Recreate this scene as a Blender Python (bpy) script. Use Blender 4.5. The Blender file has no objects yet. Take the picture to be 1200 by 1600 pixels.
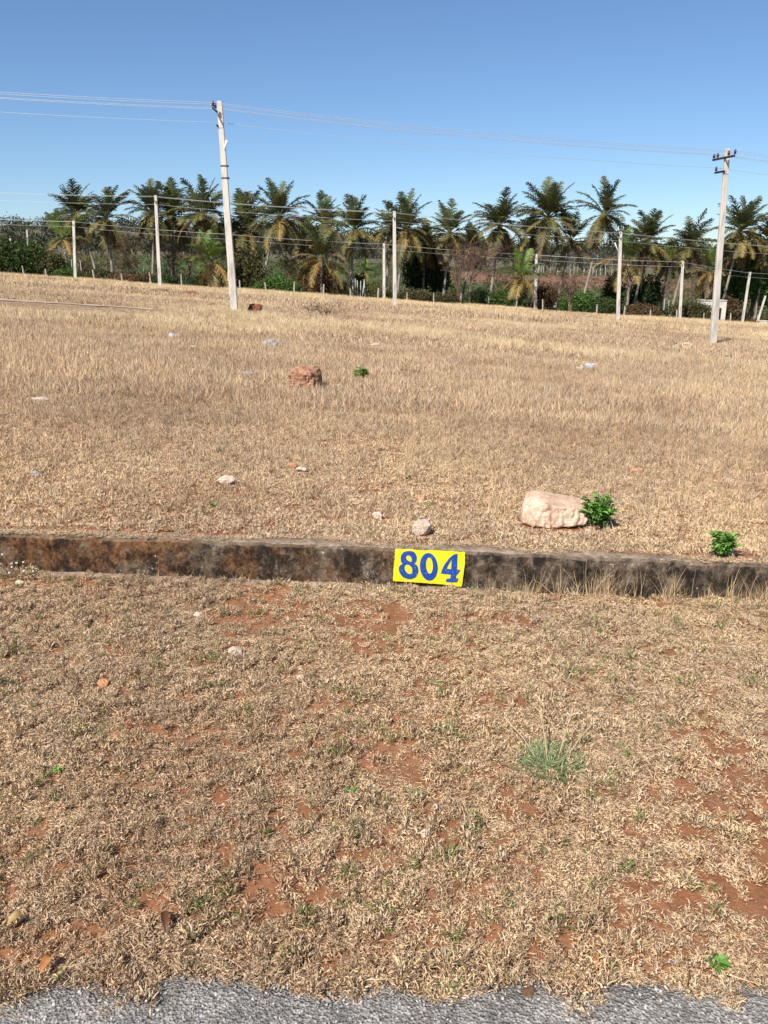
import bpy, bmesh, math, random
import numpy as np
from mathutils import Vector, Matrix, noise as mnoise
S = bpy.context.scene
COL = S.collection
R = math.radians
random.seed(7)
RNG = np.random.default_rng(11)

# ------------------------------------------------------------------ camera, sky, sun, exposure
FPX, HORIZ, EYE = 1300.0, 415.0, 1.55            # focal length and horizon in pixels of the 1200x1600 photograph, eye height
PITCH = math.atan((800 - HORIZ) / FPX)
cam_d = bpy.data.cameras.new('camera'); cam = bpy.data.objects.new('camera', cam_d); COL.objects.link(cam)
cam.location = (0, 0, EYE); cam.rotation_euler = (math.pi / 2 - PITCH, 0, 0)
cam_d.sensor_fit = 'VERTICAL'; cam_d.sensor_height = 36; cam_d.sensor_width = 27; cam_d.lens = FPX / 1600 * 36
cam_d.clip_start = .05; cam_d.clip_end = 6000
S.camera = cam
SUN_EL, SUN_AZ = 46.0, 30.0                      # degrees; azimuth measured from straight behind the camera towards the left
sdir = Vector((-math.sin(R(SUN_AZ)) * math.cos(R(SUN_EL)), -math.cos(R(SUN_AZ)) * math.cos(R(SUN_EL)), math.sin(R(SUN_EL))))
W = bpy.data.worlds.new('World'); S.world = W; W.use_nodes = True
wn = W.node_tree.nodes; wl = W.node_tree.links
bg = wn['Background']; sky = wn.new('ShaderNodeTexSky'); sky.sky_type = 'NISHITA'; sky.sun_disc = False
sky.sun_elevation = R(SUN_EL); sky.sun_rotation = math.atan2(sdir.x, sdir.y)
sky.altitude = 800; sky.air_density = 1.0; sky.dust_density = 0.25; sky.ozone_density = 7.0
wl.new(sky.outputs[0], bg.inputs[0]); bg.inputs[1].default_value = 0.088
sun_d = bpy.data.lights.new('sun', 'SUN'); sun = bpy.data.objects.new('sun', sun_d); COL.objects.link(sun)
sun_d.energy = 4.9; sun_d.angle = R(.53); sun_d.color = (1, .95, .87)
sun.rotation_euler = sdir.to_track_quat('Z', 'Y').to_euler()
S.view_settings.view_transform = 'Standard'; S.view_settings.look = 'None'
S.view_settings.gamma = 1; S.view_settings.exposure = 0.48; S.view_settings.use_curve_mapping = False
S.render.engine = 'CYCLES'
S.cycles.max_bounces = 6; S.cycles.diffuse_bounces = 3; S.cycles.transmission_bounces = 3; S.cycles.transparent_max_bounces = 4

# ------------------------------------------------------------------ numbers: noise, terrain, sight lines
def vnoise(x, y, seed=0):
    x = np.asarray(x, float); y = np.asarray(y, float)
    xi = np.floor(x).astype(np.int64); yi = np.floor(y).astype(np.int64)
    fx = x - xi; fy = y - yi; fx = fx * fx * (3 - 2 * fx); fy = fy * fy * (3 - 2 * fy)
    def h(a, b):
        n = (a * 374761393 + b * 668265263 + seed * 1442695041) & 0x7fffffff
        n = ((n ^ (n >> 13)) * 1274126177) & 0x7fffffff
        n = ((n ^ (n >> 15)) * 2246822519) & 0x7fffffff
        return ((n ^ (n >> 16)) & 0xffff) / 65535.0
    return (h(xi, yi) * (1 - fx) + h(xi + 1, yi) * fx) * (1 - fy) + (h(xi, yi + 1) * (1 - fx) + h(xi + 1, yi + 1) * fx) * fy
def fbm(x, y, seed=0, o=4):
    s = 0; a = .5; t = 0
    for k in range(o):
        s = s + a * vnoise(x * 2 ** k, y * 2 ** k, seed + k * 17); t += a; a *= .5
    return s / t
def sst(a, b, x):
    t = np.clip((np.asarray(x, float) - a) / (b - a), 0, 1); return t * t * (3 - 2 * t)
KY0, KY1, KSL = 3.90, 4.01, -0.043               # kerb front, kerb back, fall of the kerb along x
def xc(x, m): return m * np.tanh(np.asarray(x, float) / m)
def kerb_top(x): return .205 + KSL * xc(x, 20)
def zf(x, y):
    x = np.asarray(x, float); y = np.asarray(y, float)
    verge = KSL * xc(x, 20) * sst(1.45, 3.9, y) + .022 * (fbm(x * 3, y * 3, 3) - .5) * sst(1.45, 1.8, y) + .012 * (fbm(x * 14, y * 14, 5, 3) - .5) * sst(1.45, 1.7, y)
    plane = .2455 - .0668 * xc(x, 140) - .0284 * y + .085 * np.exp(-(np.maximum(y, 4.03) - 4.03) / 2.5)
    plane = plane + (.0668 + KSL) * xc(x, 20) * np.exp(-(np.maximum(y, 4.03) - 4.03) / 2.5) - .012
    plane = plane + (.07 * (fbm(x * .5, y * .5, 9) - .5) + .02 * (fbm(x * 5, y * 5, 8, 3) - .5)) * sst(4.1, 6, y)
    far = 1.0 - .036 * xc(x, 150) + .022 * (y - 260) + 18 * sst(380, 800, y) * (1 - sst(-150, 120, x) * .55)
    field = plane * (1 - sst(126, 262, y)) + far * sst(126, 262, y)
    k = sst(KY0 + .02, KY1 - .02, y)
    return verge * (1 - k) + field * k
def ray(px, py):
    a = (px - 600) / FPX; b = -(py - 800) / FPX; c, s = math.cos(PITCH), math.sin(PITCH)
    return Vector((a, c + b * s, -s + b * c))
def at(px, py, Y):
    d = ray(px, py); return Vector((0, 0, EYE)) + d * (Y / d.y)
TS = np.concatenate([np.linspace(1.2, 12, 900), np.geomspace(12.02, 600, 2400)])
def ground(px, py):
    d = ray(px, py); d = d / d.y
    z = EYE + d.z * TS; g = zf(d.x * TS, TS)
    i = np.argmax(z <= g) if (z <= g).any() else len(TS) - 1
    Y = float(TS[i]); return Vector((d.x * Y, Y, float(zf(d.x * Y, Y))))
def gz(x, y): return float(zf(x, y))
def ppm(Y): return FPX / (Y * math.cos(PITCH))    # pixels per metre, near enough, at distance Y

# ------------------------------------------------------------------ materials
class NT:
    def __init__(s, name):
        s.m = bpy.data.materials.new(name); s.m.use_nodes = True; s.t = s.m.node_tree
        s.b = s.t.nodes['Principled BSDF']; s.out = s.t.nodes['Material Output']
        s.b.inputs['Roughness'].default_value = .85; s.b.inputs['Specular IOR Level'].default_value = .25
    def n(s, typ, **kw):
        nd = s.t.nodes.new(typ)
        for k, v in kw.items():
            if k.startswith('i_'): nd.inputs[k[2:].replace('_', ' ')].default_value = v
            else: setattr(nd, k, v)
        return nd
    def l(s, a, b): s.t.links.new(a, b)
    def noise(s, scale, detail=4, rough=.55, coord=None):
        nd = s.n('ShaderNodeTexNoise'); nd.inputs['Scale'].default_value = scale; nd.inputs['Detail'].default_value = detail; nd.inputs['Roughness'].default_value = rough
        s.l(coord or s.coord(), nd.inputs['Vector']); return nd.outputs[0]
    def coord(s, kind='pos'):
        if kind == 'pos':
            return s.n('ShaderNodeNewGeometry').outputs['Position']
        return s.n('ShaderNodeTexCoord').outputs['Object']
    def ramp(s, fac, stops):
        nd = s.n('ShaderNodeValToRGB'); e = nd.color_ramp.elements
        while len(e) < len(stops): e.new(.5)
        for q, (p, c) in zip(e, stops):
            q.position = p; q.color = (*c, 1) if len(c) == 3 else c
        s.l(fac, nd.inputs[0]); return nd.outputs[0]
    def mix(s, fac, a, b, mode='MIX'):
        nd = s.n('ShaderNodeMix', data_type='RGBA', blend_type=mode)
        for sock, v in ((nd.inputs[0], fac), (nd.inputs[6], a), (nd.inputs[7], b)):
            if isinstance(v, (int, float)): sock.default_value = v
            elif isinstance(v, tuple): sock.default_value = (*v, 1)
            else: s.l(v, sock)
        return nd.outputs[2]
    def attr(s, name): return s.n('ShaderNodeAttribute', attribute_name=name).outputs['Color']
    def color(s, c):
        if isinstance(c, tuple): s.b.inputs['Base Color'].default_value = (*c, 1)
        else: s.l(c, s.b.inputs['Base Color'])
    def bump(s, h, strength=.5, dist=.02):
        nd = s.n('ShaderNodeBump'); nd.inputs['Strength'].default_value = strength; nd.inputs['Distance'].default_value = dist
        s.l(h, nd.inputs['Height']); s.l(nd.outputs[0], s.b.inputs['Normal'])
    def leafy(s, col, tr=.25):
        d = s.n('ShaderNodeBsdfTranslucent'); mx = s.n('ShaderNodeMixShader'); mx.inputs[0].default_value = tr
        s.color(col)
        if isinstance(col, tuple): d.inputs[0].default_value = (*col, 1)
        else: s.l(col, d.inputs[0])
        s.l(s.b.outputs[0], mx.inputs[1]); s.l(d.outputs[0], mx.inputs[2]); s.l(mx.outputs[0], s.out.inputs[0])
def grey(fac_lo, fac_hi): return [(fac_lo, (0, 0, 0)), (fac_hi, (1, 1, 1))]

def mat_ground():
    k = NT('red_soil_and_dry_ground'); p = k.coord()
    base = k.attr('col')
    v = k.ramp(k.noise(9, 8, .7, p), [(.25, (.5, .46, .44)), (.5, (.85, .85, .85)), (.8, (1.3, 1.3, 1.3))])
    c = k.mix(1.0, base, v, 'MULTIPLY')
    lit = k.ramp(k.noise(70, 4, .7, p), [(.5, (0, 0, 0)), (.68, (1, 1, 1))])
    c = k.mix(k.mix(1.0, lit, (.35, .35, .35), 'MULTIPLY'), c, (.42, .30, .19))
    k.color(c); k.bump(k.noise(60, 8, .7, p), .7, .015)
    k.b.inputs['Specular IOR Level'].default_value = .1
    return k.m
def mat_grass(name, pal_a, pal_b, tr=.1):
    k = NT(name); p = k.coord()
    c = k.attr('col')
    big = k.ramp(k.noise(.55, 5, .6, p), [(.36, pal_a), (.62, pal_b)])
    c = k.mix(1.0, c, big, 'MULTIPLY')
    pt = k.ramp(k.noise(.23, 6, .65, p), [(.40, (.84, .79, .77)), (.5, (1, 1, 1)), (.6, (1.06, 1.05, 1.0))])
    c = k.mix(1.0, c, pt, 'MULTIPLY')
    c2 = k.ramp(k.noise(7, 3, .6, p), [(.3, (.8, .78, .76)), (.7, (1.12, 1.1, 1.08))])
    c = k.mix(1.0, c, c2, 'MULTIPLY')
    k.leafy(c, tr); k.b.inputs['Roughness'].default_value = .7; k.b.inputs['Specular IOR Level'].default_value = .2
    return k.m
def mat_attr(name, tr=0, rough=.75, rnd=.25, spec=.25):
    k = NT(name); c = k.attr('col')
    oi = k.n('ShaderNodeObjectInfo')
    c = k.mix(1.0, c, k.ramp(oi.outputs['Random'], [(0, (1 - rnd, 1 - rnd, 1 - rnd)), (1, (1 + rnd, 1 + rnd * .9, 1 + rnd * .7))]), 'MULTIPLY')
    if tr: k.leafy(c, tr)
    else: k.color(c)
    k.b.inputs['Roughness'].default_value = rough; k.b.inputs['Specular IOR Level'].default_value = spec
    return k.m
def mat_rock(name, a, b, c3, scale=14):
    k = NT(name); p = k.coord('obj')
    c = k.ramp(k.noise(scale, 7, .65, p), [(.28, a), (.5, b), (.74, c3)])
    sp = k.ramp(k.noise(scale * 9, 3, .6, p), [(.35, (.72, .7, .68)), (.6, (1.05, 1.05, 1.05))])
    k.color(k.mix(1.0, c, sp, 'MULTIPLY')); k.bump(k.noise(scale * 3, 10, .75, p), .7, .012)
    return k.m
def mat_concrete(name, base, dark, scale=3):
    k = NT(name); p = k.coord('obj')
    mp = k.n('ShaderNodeMapping'); mp.inputs['Scale'].default_value = (1, 1, .25); k.l(p, mp.inputs[0])
    c = k.ramp(k.noise(scale, 6, .65, mp.outputs[0]), [(.3, dark), (.52, base), (.8, tuple(min(1, v * 1.15) for v in base))])
    f = k.ramp(k.noise(scale * 14, 4, .6, p), [(.3, (.78, .77, .75)), (.65, (1.06, 1.06, 1.06))])
    k.color(k.mix(1.0, c, f, 'MULTIPLY')); k.bump(k.noise(40, 5, .6, p), .3, .01)
    return k.m
def mat_plain(name, col, rough=.7, metal=0, spec=.3):
    k = NT(name); p = k.coord('obj')
    f = k.ramp(k.noise(12, 4, .6, p), [(.3, tuple(v * .75 for v in col)), (.7, tuple(min(1, v * 1.12) for v in col))])
    k.color(f); k.b.inputs['Roughness'].default_value = rough; k.b.inputs['Metallic'].default_value = metal; k.b.inputs['Specular IOR Level'].default_value = spec
    return k.m
def mat_kerb():
    k = NT('weathered_kerb_concrete'); p = k.coord()
    sx = k.n('ShaderNodeSeparateXYZ'); k.l(p, sx.inputs[0])
    nr = k.n('ShaderNodeSeparateXYZ'); k.l(k.n('ShaderNodeNewGeometry').outputs['True Normal'], nr.inputs[0])
    mp = k.n('ShaderNodeMapping'); mp.inputs['Scale'].default_value = (1, 1, .85); k.l(p, mp.inputs[0]); q = mp.outputs[0]
    c = k.ramp(k.noise(26, 7, .7, q), [(.3, (.05, .036, .026)), (.48, (.14, .10, .068)), (.66, (.31, .235, .165))])
    rust = k.ramp(k.noise(4.2, 10, .78, q), grey(.44, .53))
    rx = k.n('ShaderNodeMapRange'); rx.inputs[1].default_value = .25; rx.inputs[2].default_value = -.5; k.l(sx.outputs[0], rx.inputs[0])
    rust = k.mix(1.0, rust, rx.outputs[0], 'MULTIPLY')
    rcol = k.ramp(k.noise(30, 5, .7, q), [(.35, (.06, .03, .016)), (.55, (.24, .11, .048)), (.72, (.44, .26, .14))])
    c = k.mix(rust, c, rcol)
    blk = k.ramp(k.noise(8.5, 12, .82, q), grey(.44, .555))
    c = k.mix(k.mix(1.0, blk, (.9, .9, .9), 'MULTIPLY'), c, (.016, .013, .011))
    # pale patches where the face has worn clean
    pale = k.ramp(k.noise(3.6, 9, .75, k.mix(1.0, q, (3.1, 7.7, 1.3), 'ADD')), grey(.60, .66))
    c = k.mix(k.mix(1.0, pale, (.7, .7, .7), 'MULTIPLY'), c, k.ramp(k.noise(60, 4, .6, p), [(.3, (.2, .165, .12)), (.7, (.5, .44, .36))]))
    # the top: grey with white lichen and straw dust
    top = k.ramp(k.noise(22, 6, .7, p), [(.3, (.12, .088, .062)), (.48, (.30, .22, .15)), (.62, (.44, .335, .235)), (.72, (.64, .56, .45))])
    tf = k.n('ShaderNodeMapRange'); tf.inputs[1].default_value = .45; tf.inputs[2].default_value = .8; k.l(nr.outputs[2], tf.inputs[0])
    c = k.mix(tf.outputs[0], c, top)
    li = k.mix(1.0, k.ramp(k.noise(55, 6, .7, p), grey(.62, .66)), k.ramp(k.noise(4, 4, .6, p), grey(.53, .6)), 'MULTIPLY')
    c = k.mix(k.mix(1.0, li, (.8, .8, .8), 'MULTIPLY'), c, (.62, .6, .55))
    k.color(c); k.bump(k.noise(45, 8, .75, p), .9, .02); k.b.inputs['Specular IOR Level'].default_value = .12
    return k.m
def mat_asphalt():
    k = NT('worn_asphalt'); p = k.coord()
    v = k.n('ShaderNodeTexVoronoi'); v.inputs['Scale'].default_value = 150; k.l(p, v.inputs['Vector'])
    st = k.n('ShaderNodeSeparateColor'); k.l(v.outputs['Color'], st.inputs[0])
    c = k.ramp(st.outputs[0], [(.15, (.17, .163, .155)), (.55, (.27, .26, .25)), (.95, (.42, .405, .39))])
    d = k.ramp(k.noise(9, 5, .6, p), [(.35, (.68, .64, .60)), (.7, (1.2, 1.13, 1.04))])
    k.color(k.mix(1.0, c, d, 'MULTIPLY')); k.bump(v.outputs['Distance'], 1.0, .006)
    return k.m
def mat_paint(name, col, chip, amt=.69):
    k = NT(name); p = k.coord('obj')
    f = k.mix(1.0, k.ramp(k.noise(95, 5, .7, p), grey(amt - .05, amt - .01)), k.ramp(k.noise(14, 4, .6, p), grey(.42, .62)), 'MULTIPLY')
    g = k.ramp(k.noise(8, 4, .6, p), [(.3, tuple(v * .86 for v in col)), (.7, tuple(min(1, v * 1.06) for v in col))])
    k.color(k.mix(f, g, chip)); k.b.inputs['Roughness'].default_value = .5; k.b.inputs['Specular IOR Level'].default_value = .35
    k.bump(k.noise(60, 4, .6, p), .25, .004)
    return k.m
def mat_track():
    k = NT('pale_dirt_track'); p = k.coord()
    k.color(k.ramp(k.noise(1.8, 6, .65, p), [(.3, (.30, .22, .15)), (.6, (.46, .37, .28)), (.8, (.52, .44, .36))])); k.bump(k.noise(6, 5, .6, p), .5, .05)
    return k.m
M = dict(
    ground=mat_ground(), kerb=mat_kerb(), asphalt=mat_asphalt(), track=mat_track(),
    grass=mat_grass('dry_verge_grass', (1.0, .98, .91), (1.14, 1.09, .95)),
    fgrass=mat_grass('dry_field_grass', (.93, .90, .84), (1.12, 1.08, .97)),
    leaf=mat_attr('fresh_leaves', .3, .5, .1, .4), frond=mat_attr('palm_fronds', .25, .55, .18, .35), bush=mat_attr('shrub_leaves', .25, .7, .15),
    bark=mat_concrete('palm_bark', (.33, .28, .235), (.17, .135, .105), 2.5), twig=mat_plain('dry_twigs', (.15, .095, .07)),
    pole=mat_concrete('pole_concrete', (.62, .57, .50), (.33, .29, .25), 3.2), steel=mat_plain('rusty_steel', (.05, .032, .032), .6, .3),
    insul=mat_plain('brown_porcelain', (.045, .02, .03), .25, 0, .5), wire=mat_plain('aluminium_wire', (.5, .5, .51), .5, .35),
    white=mat_plain('white_plastic', (.8, .8, .8), .4), post=mat_concrete('granite_post', (.52, .47, .40), (.30, .26, .21), 4),
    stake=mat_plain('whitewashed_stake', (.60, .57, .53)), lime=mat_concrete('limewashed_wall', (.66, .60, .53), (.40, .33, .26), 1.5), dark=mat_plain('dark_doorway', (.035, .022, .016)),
    yellow=mat_paint('yellow_sign_paint', (.82, .69, .012), (.56, .46, .25), .645), blue=mat_paint('blue_sign_paint', (.012, .065, .36), (.42, .43, .42), .64),
    seed=mat_attr('dry_stalks', .2, .7, .1), grit=mat_attr('grey_grit', 0, .8, .45), flower=mat_plain('white_petals', (.78, .76, .70)),
)

# ------------------------------------------------------------------ object helpers
def mesh(name, V, F, mat=None, col=None, smooth=False):
    me = bpy.data.meshes.new(name)
    me.from_pydata([tuple(v) for v in V] if not isinstance(V, np.ndarray) else V.tolist(), [], F)
    if mat: me.materials.append(mat)
    if col is not None:
        a = me.color_attributes.new('col', 'FLOAT_COLOR', 'POINT')
        c = np.ones((len(V), 4), np.float32); c[:, :3] = np.asarray(col, np.float32); a.data.foreach_set('color', c.ravel())
    if smooth: me.polygons.foreach_set('use_smooth', [True] * len(me.polygons))
    me.update(); return me
def obj(name, me, parent=None, loc=None, kind=None):
    o = bpy.data.objects.new(name, me); COL.objects.link(o)
    if parent: o.parent = parent
    if loc is not None: o.location = loc
    if kind: o['kind'] = kind
    return o
def tag(o, label, cat, group=None):
    o['label'] = label; o['category'] = cat
    if group: o['group'] = group
    return o
def thing(name, label, cat, loc, group=None, rz=0):
    o = bpy.data.objects.new(name, None); COL.objects.link(o); o.location = loc; o.rotation_euler.z = rz; o.empty_display_size = .2
    return tag(o, label, cat, group)
class MB:
    def __init__(s): s.V = []; s.F = []; s.C = []
    def add(s, V, F, c=(1, 1, 1)):
        b = len(s.V); s.V += [tuple(v) for v in V]; s.F += [tuple(i + b for i in f) for f in F]; s.C += [c] * len(V)
    def tube(s, pts, rad, n=6, c=(1, 1, 1), cap=True):
        pts = [Vector(p) for p in pts]
        if not hasattr(rad, '__len__'): rad = [rad] * len(pts)
        V = []; F = []
        t0 = (pts[-1] - pts[0]).normalized(); a = t0.orthogonal().normalized()
        for i, p in enumerate(pts):
            t = (pts[min(i + 1, len(pts) - 1)] - pts[max(i - 1, 0)]).normalized()
            a = (a - t * a.dot(t)).normalized(); b = t.cross(a)
            for k in range(n):
                w = 2 * math.pi * k / n; V.append(p + (a * math.cos(w) + b * math.sin(w)) * rad[i])
        for i in range(len(pts) - 1):
            for k in range(n):
                F.append((i * n + k, i * n + (k + 1) % n, (i + 1) * n + (k + 1) % n, (i + 1) * n + k))
        if cap: F.append(tuple(range(n - 1, -1, -1))); F.append(tuple(range((len(pts) - 1) * n, len(pts) * n)))
        s.add(V, F, c)
    def box(s, c0, c1, c=(1, 1, 1)):
        (a, b, d), (e, f, g) = c0, c1
        s.add([(a, b, d), (e, b, d), (e, f, d), (a, f, d), (a, b, g), (e, b, g), (e, f, g), (a, f, g)],
              [(0, 3, 2, 1), (4, 5, 6, 7), (0, 1, 5, 4), (1, 2, 6, 5), (2, 3, 7, 6), (3, 0, 4, 7)], c)
    def blade(s, p, d, length, width, curl, c, seg=3):
        p = Vector(p); d = Vector(d).normalized(); side = d.cross(Vector((0, 0, 1)))
        if side.length < .05: side = Vector((random.uniform(-1, 1), random.uniform(-1, 1), 0))
        side.normalize(); side = (Matrix.Rotation(random.uniform(-1.2, 1.2), 3, d) @ side)
        cv = Vector(curl); V = []; F = []
        for i in range(seg + 1):
            t = i / seg; w = width * (1 - t ** 1.8) * .5
            if i == seg: V.append(p)
            else: V += [p - side * w, p + side * w]
            p = p + d * (length / seg); d = (d + cv / seg).normalized()
        for i in range(seg - 1): F.append((2 * i, 2 * i + 1, 2 * i + 3, 2 * i + 2))
        F.append((2 * seg - 2, 2 * seg - 1, 2 * seg)); s.add(V, F, c)
    def mesh(s, name, mat, smooth=False): return mesh(name, s.V, s.F, mat, s.C, smooth)
def jit(c, a=.15):
    k = 1 + random.uniform(-a, a); return tuple(max(0, v * k * (1 + random.uniform(-a, a) * .3)) for v in c)

# ------------------------------------------------------------------ ground, road, tracks
def axis_y():
    a = list(np.arange(-9, 1.3, .5)) + list(np.arange(1.3, 3.9, .04)) + [3.905, 3.93, 3.965, 4.0, 4.025]
    y = 4.08; st = .06
    while y < 2200: a.append(y); y += st; st = max(.06, y * .018)
    return np.array(a)
def axis_x():
    a = [0]; x = 0; st = .06
    while x < 1500: x += st; a.append(x); st = .06 if x < 4 else max(.06, (x - 3) * .035 + .03)
    a = np.array(a); return np.concatenate([-a[:0:-1], a])
def track_masks(x, y):
    n = 1.2 * (fbm(x * .25, y * .25, 31) - .5)
    m = sst(1.15, .8, abs(y - 33.2 - n)) * sst(-7, -10, x)
    m = np.maximum(m, sst(2.9, 2.2, abs(y - 98 - 2 * n + .12 * (x + 60))) * sst(-22, -34, x))
    m = np.maximum(m, sst(.7, .45, abs(y - 62 - n)) * sst(19, 24, x))
    return m
def worn(x, y):     # grazed strips on the near side of the tracks
    w = sst(24, 27, y) * sst(34, 33.4, y) * sst(-6, -9, x)
    w = np.maximum(w, sst(74, 82, y) * sst(101, 99, y) * sst(-20, -32, x))
    return 1 - .78 * np.maximum(w, sst(54, 58, y) * sst(63, 62.3, y) * sst(18, 24, x))
def dirt_blob(x, y):     # bare red places in verge and field, 0..1
    f = fbm(x * 1.7 + 5, y * 1.7, 51, 4)
    m = .9 * sst(.585, .68, f)
    m = np.maximum(m, .8 * np.exp(-(((x - .95) / .33) ** 2 + ((y - 1.72) / .16) ** 2)))
    m = np.maximum(m, .8 * np.exp(-(((x - 1.05) / .3) ** 2 + ((y - 2.2) / .3) ** 2)))
    m = np.maximum(m, .7 * np.exp(-(((x + 1.35) / .2) ** 2 + ((y - 1.95) / .18) ** 2)))
    m = np.maximum(m, .55 * np.exp(-(((x - .2) / .3) ** 2 + ((y - 2.75) / .3) ** 2)))
    return m
def build_ground():
    ys, xs = axis_y(), axis_x(); X, Y = np.meshgrid(xs, ys); Z = zf(X, Y)
    Z = np.where(Y < 1.62, Z - .03 * sst(1.62, 1.5, Y), Z)
    V = np.stack([X, Y, Z], -1).reshape(-1, 3); nx = len(xs); ny = len(ys)
    i = np.arange(nx * (ny - 1)).reshape(ny - 1, nx)[:, :-1].ravel()
    F = np.stack([i, i + 1, i + 1 + nx, i + nx], -1).tolist()
    x, y = V[:, 0], V[:, 1]
    soil = np.array((.33, .128, .058)); straw = np.array((.37, .255, .155)); green = np.array((.075, .12, .035)); scrub = np.array((.13, .12, .06)); red = np.array((.23, .125, .078)); hill = np.array((.15, .135, .09))
    def mx(a, b, t): return a * (1 - t[:, None]) + b * t[:, None]
    c = np.tile(soil, (len(V), 1))
    c = mx(c, soil * .7 + straw * .3, fbm(x * 2, y * 2, 77))
    c = mx(c, np.tile(straw, (len(V), 1)), sst(4.2, 9, y) * .8)
    c = mx(c, np.tile(straw * np.array((.86, .82, .82)), (len(V), 1)), sst(.42, .62, fbm(x * .09, y * .16, 14)) * sst(12, 30, y) * .8)
    c = mx(c, np.tile(np.array((.52, .40, .25)), (len(V), 1)), sst(60, 95, y) * .6)
    c = mx(c, np.tile(scrub, (len(V), 1)), sst(122, 130, y))
    g = sst(148, 160, y) * sst(300, 260, y) * sst(.35, .5, fbm(x * .03, y * .015, 19) + .25 * sst(0, -40, x))
    c = mx(c, np.tile(green, (len(V), 1)), g)
    rs = sst(205, 222, y) * sst(262, 246, y) * sst(10, 25, x) * sst(92, 75, x)
    c = mx(c, np.tile(red, (len(V), 1)), rs * sst(.3, .45, fbm(x * .05, y * .02, 5)))
    c = mx(c, np.tile(hill, (len(V), 1)), sst(300, 380, y))
    obj('ground', mesh('ground', V, F, M['ground'], c, True), kind='structure')
build_ground()
def build_road():
    V = []; F = []; xs = np.concatenate([np.arange(-14, -3, .25), np.arange(-3, 3, .02), np.arange(3, 14.1, .25)])
    e = 1.495 + .075 * (fbm(xs * 2.2, xs * 0, 41) - .5) + .09 * (fbm(xs * 13, xs * 0 + 4, 42, 4) - .5) + .012 * xs * (abs(xs) < 4)
    for k, x in enumerate(xs):
        V += [(x, -6, .004), (x, .6, .006), (x, e[k] - .05, .006), (x, e[k], -.004), (x, e[k] + .01, -.05)]
    for k in range(len(xs) - 1):
        for j in range(4): F.append((k * 5 + j, k * 5 + 5 + j, k * 5 + 6 + j, k * 5 + 1 + j))
    obj('road', mesh('road', V, F, M['asphalt'], None, False), kind='structure')
    return xs, e
ROADX, ROADE = build_road()
def build_track(y0, x0, x1, hw, bend):
    xs = np.linspace(x0, x1, 90); n = 1.2 * (fbm(xs * .25, xs * 0 + y0 * .25, 31) - .5)
    V = []; F = []
    for k, x in enumerate(xs):
        yc = y0 + (n[k] if hw < 1.2 else 2 * n[k] - .12 * (x + 60)); h = hw * (.7 + .5 * vnoise(x * .7, 3., 4)) * min(1, (k + .3) / 12, (89.3 - k) / 12)
        for j in range(5):
            y = yc + h * (j / 2 - 1); V.append((x, y, gz(x, y) + .02 + .03 * (1 - abs(j / 2 - 1))))
    for k in range(89):
        for j in range(4): F.append((k * 5 + j, k * 5 + 5 + j, k * 5 + 6 + j, k * 5 + 1 + j))
    obj('dirt_track', mesh('dirt_track', V, F, M['track'], None, True), kind='structure')
build_track(33.2, -44, -9, .95, 0); build_track(98, -110, -24, 2.4, 0); build_track(62, 20, 48, .5, 0)

# ------------------------------------------------------------------ kerb with its footing
def build_kerb():
    xs = np.concatenate([np.arange(-14, -3.2, .2), np.arange(-3.2, 3.2, .016), np.arange(3.2, 14.1, .2)])
    prof = [(KY0, -.12), (KY0, .0), (KY0, .05), (KY0, .1), (KY0, .15), (KY0 + .002, .188), (KY0 + .012, .202), (KY0 + .035, .207), (KY0 + .06, .208), (KY0 + .09, .205), (KY1 - .005, .195), (KY1, .15), (KY1, .0)]
    V = []; F = []; n = len(prof)
    for x in xs:
        base = KSL * float(xc(x, 20)); wob = .010 * (vnoise(x * 1.1, 0., 61) - .5)
        for j, (y, z) in enumerate(prof):
            q = Vector((x * 9, y * 9, z * 9)); d = .013 * mnoise.noise(q) + .007 * mnoise.noise(q * 3.1) + .003 * mnoise.noise(q * 9)
            f = 1 if 0 < j < n - 1 else 0
            d *= 1 - .85 * float(sst(-.02, .02, x) * sst(.47, .43, x)); d += .016 * sum(math.exp(-((x - q0 - .015 * mnoise.noise(Vector((q0, z * 14, 3)))) / .012) ** 2) for q0 in (-3.0, -1.42, 1.02, 2.45)) * (1 - .5 * (j > 7))
            chip = .02 * max(0, mnoise.noise(Vector((x * 4.3, 7, 0))) - .25) if 4 < j < 8 else 0
            V.append((x, y + (d * .7 + chip) * f, z + base + wob + (d * .5 if j > 4 else 0) * f - chip * f))
    for k in range(len(xs) - 1):
        for j in range(n - 1): F.append((k * n + j, k * n + n + j, k * n + n + j + 1, k * n + j + 1))
    ko = obj('kerb', mesh('kerb', V, F, M['kerb'], None, True), kind='structure')
    V = []; F = []; prof = [(3.84, -.1), (3.845, -.004), (3.858, .006), (3.88, .012), (3.915, .018)]; n = 5
    xs = np.arange(-6, 1.2, .03)
    for x in xs:
        base = KSL * float(xc(x, 20)); b = .05 * (fbm(x * 3, 1., 63, 5) - .5)
        for j, (y, z) in enumerate(prof): V.append((x, y + b * (j < 4), z + base + (.02 * (fbm(x * 7, j * 1., 64) - .5) if j else 0) - .012 * sst(.0, 1.2, x)))
    for k in range(len(xs) - 1):
        for j in range(n - 1): F.append((k * n + j, k * n + n + j, k * n + n + j + 1, k * n + j + 1))
    obj('footing', mesh('footing', V, F, M['kerb'], None, True), ko)
build_kerb()

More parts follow.
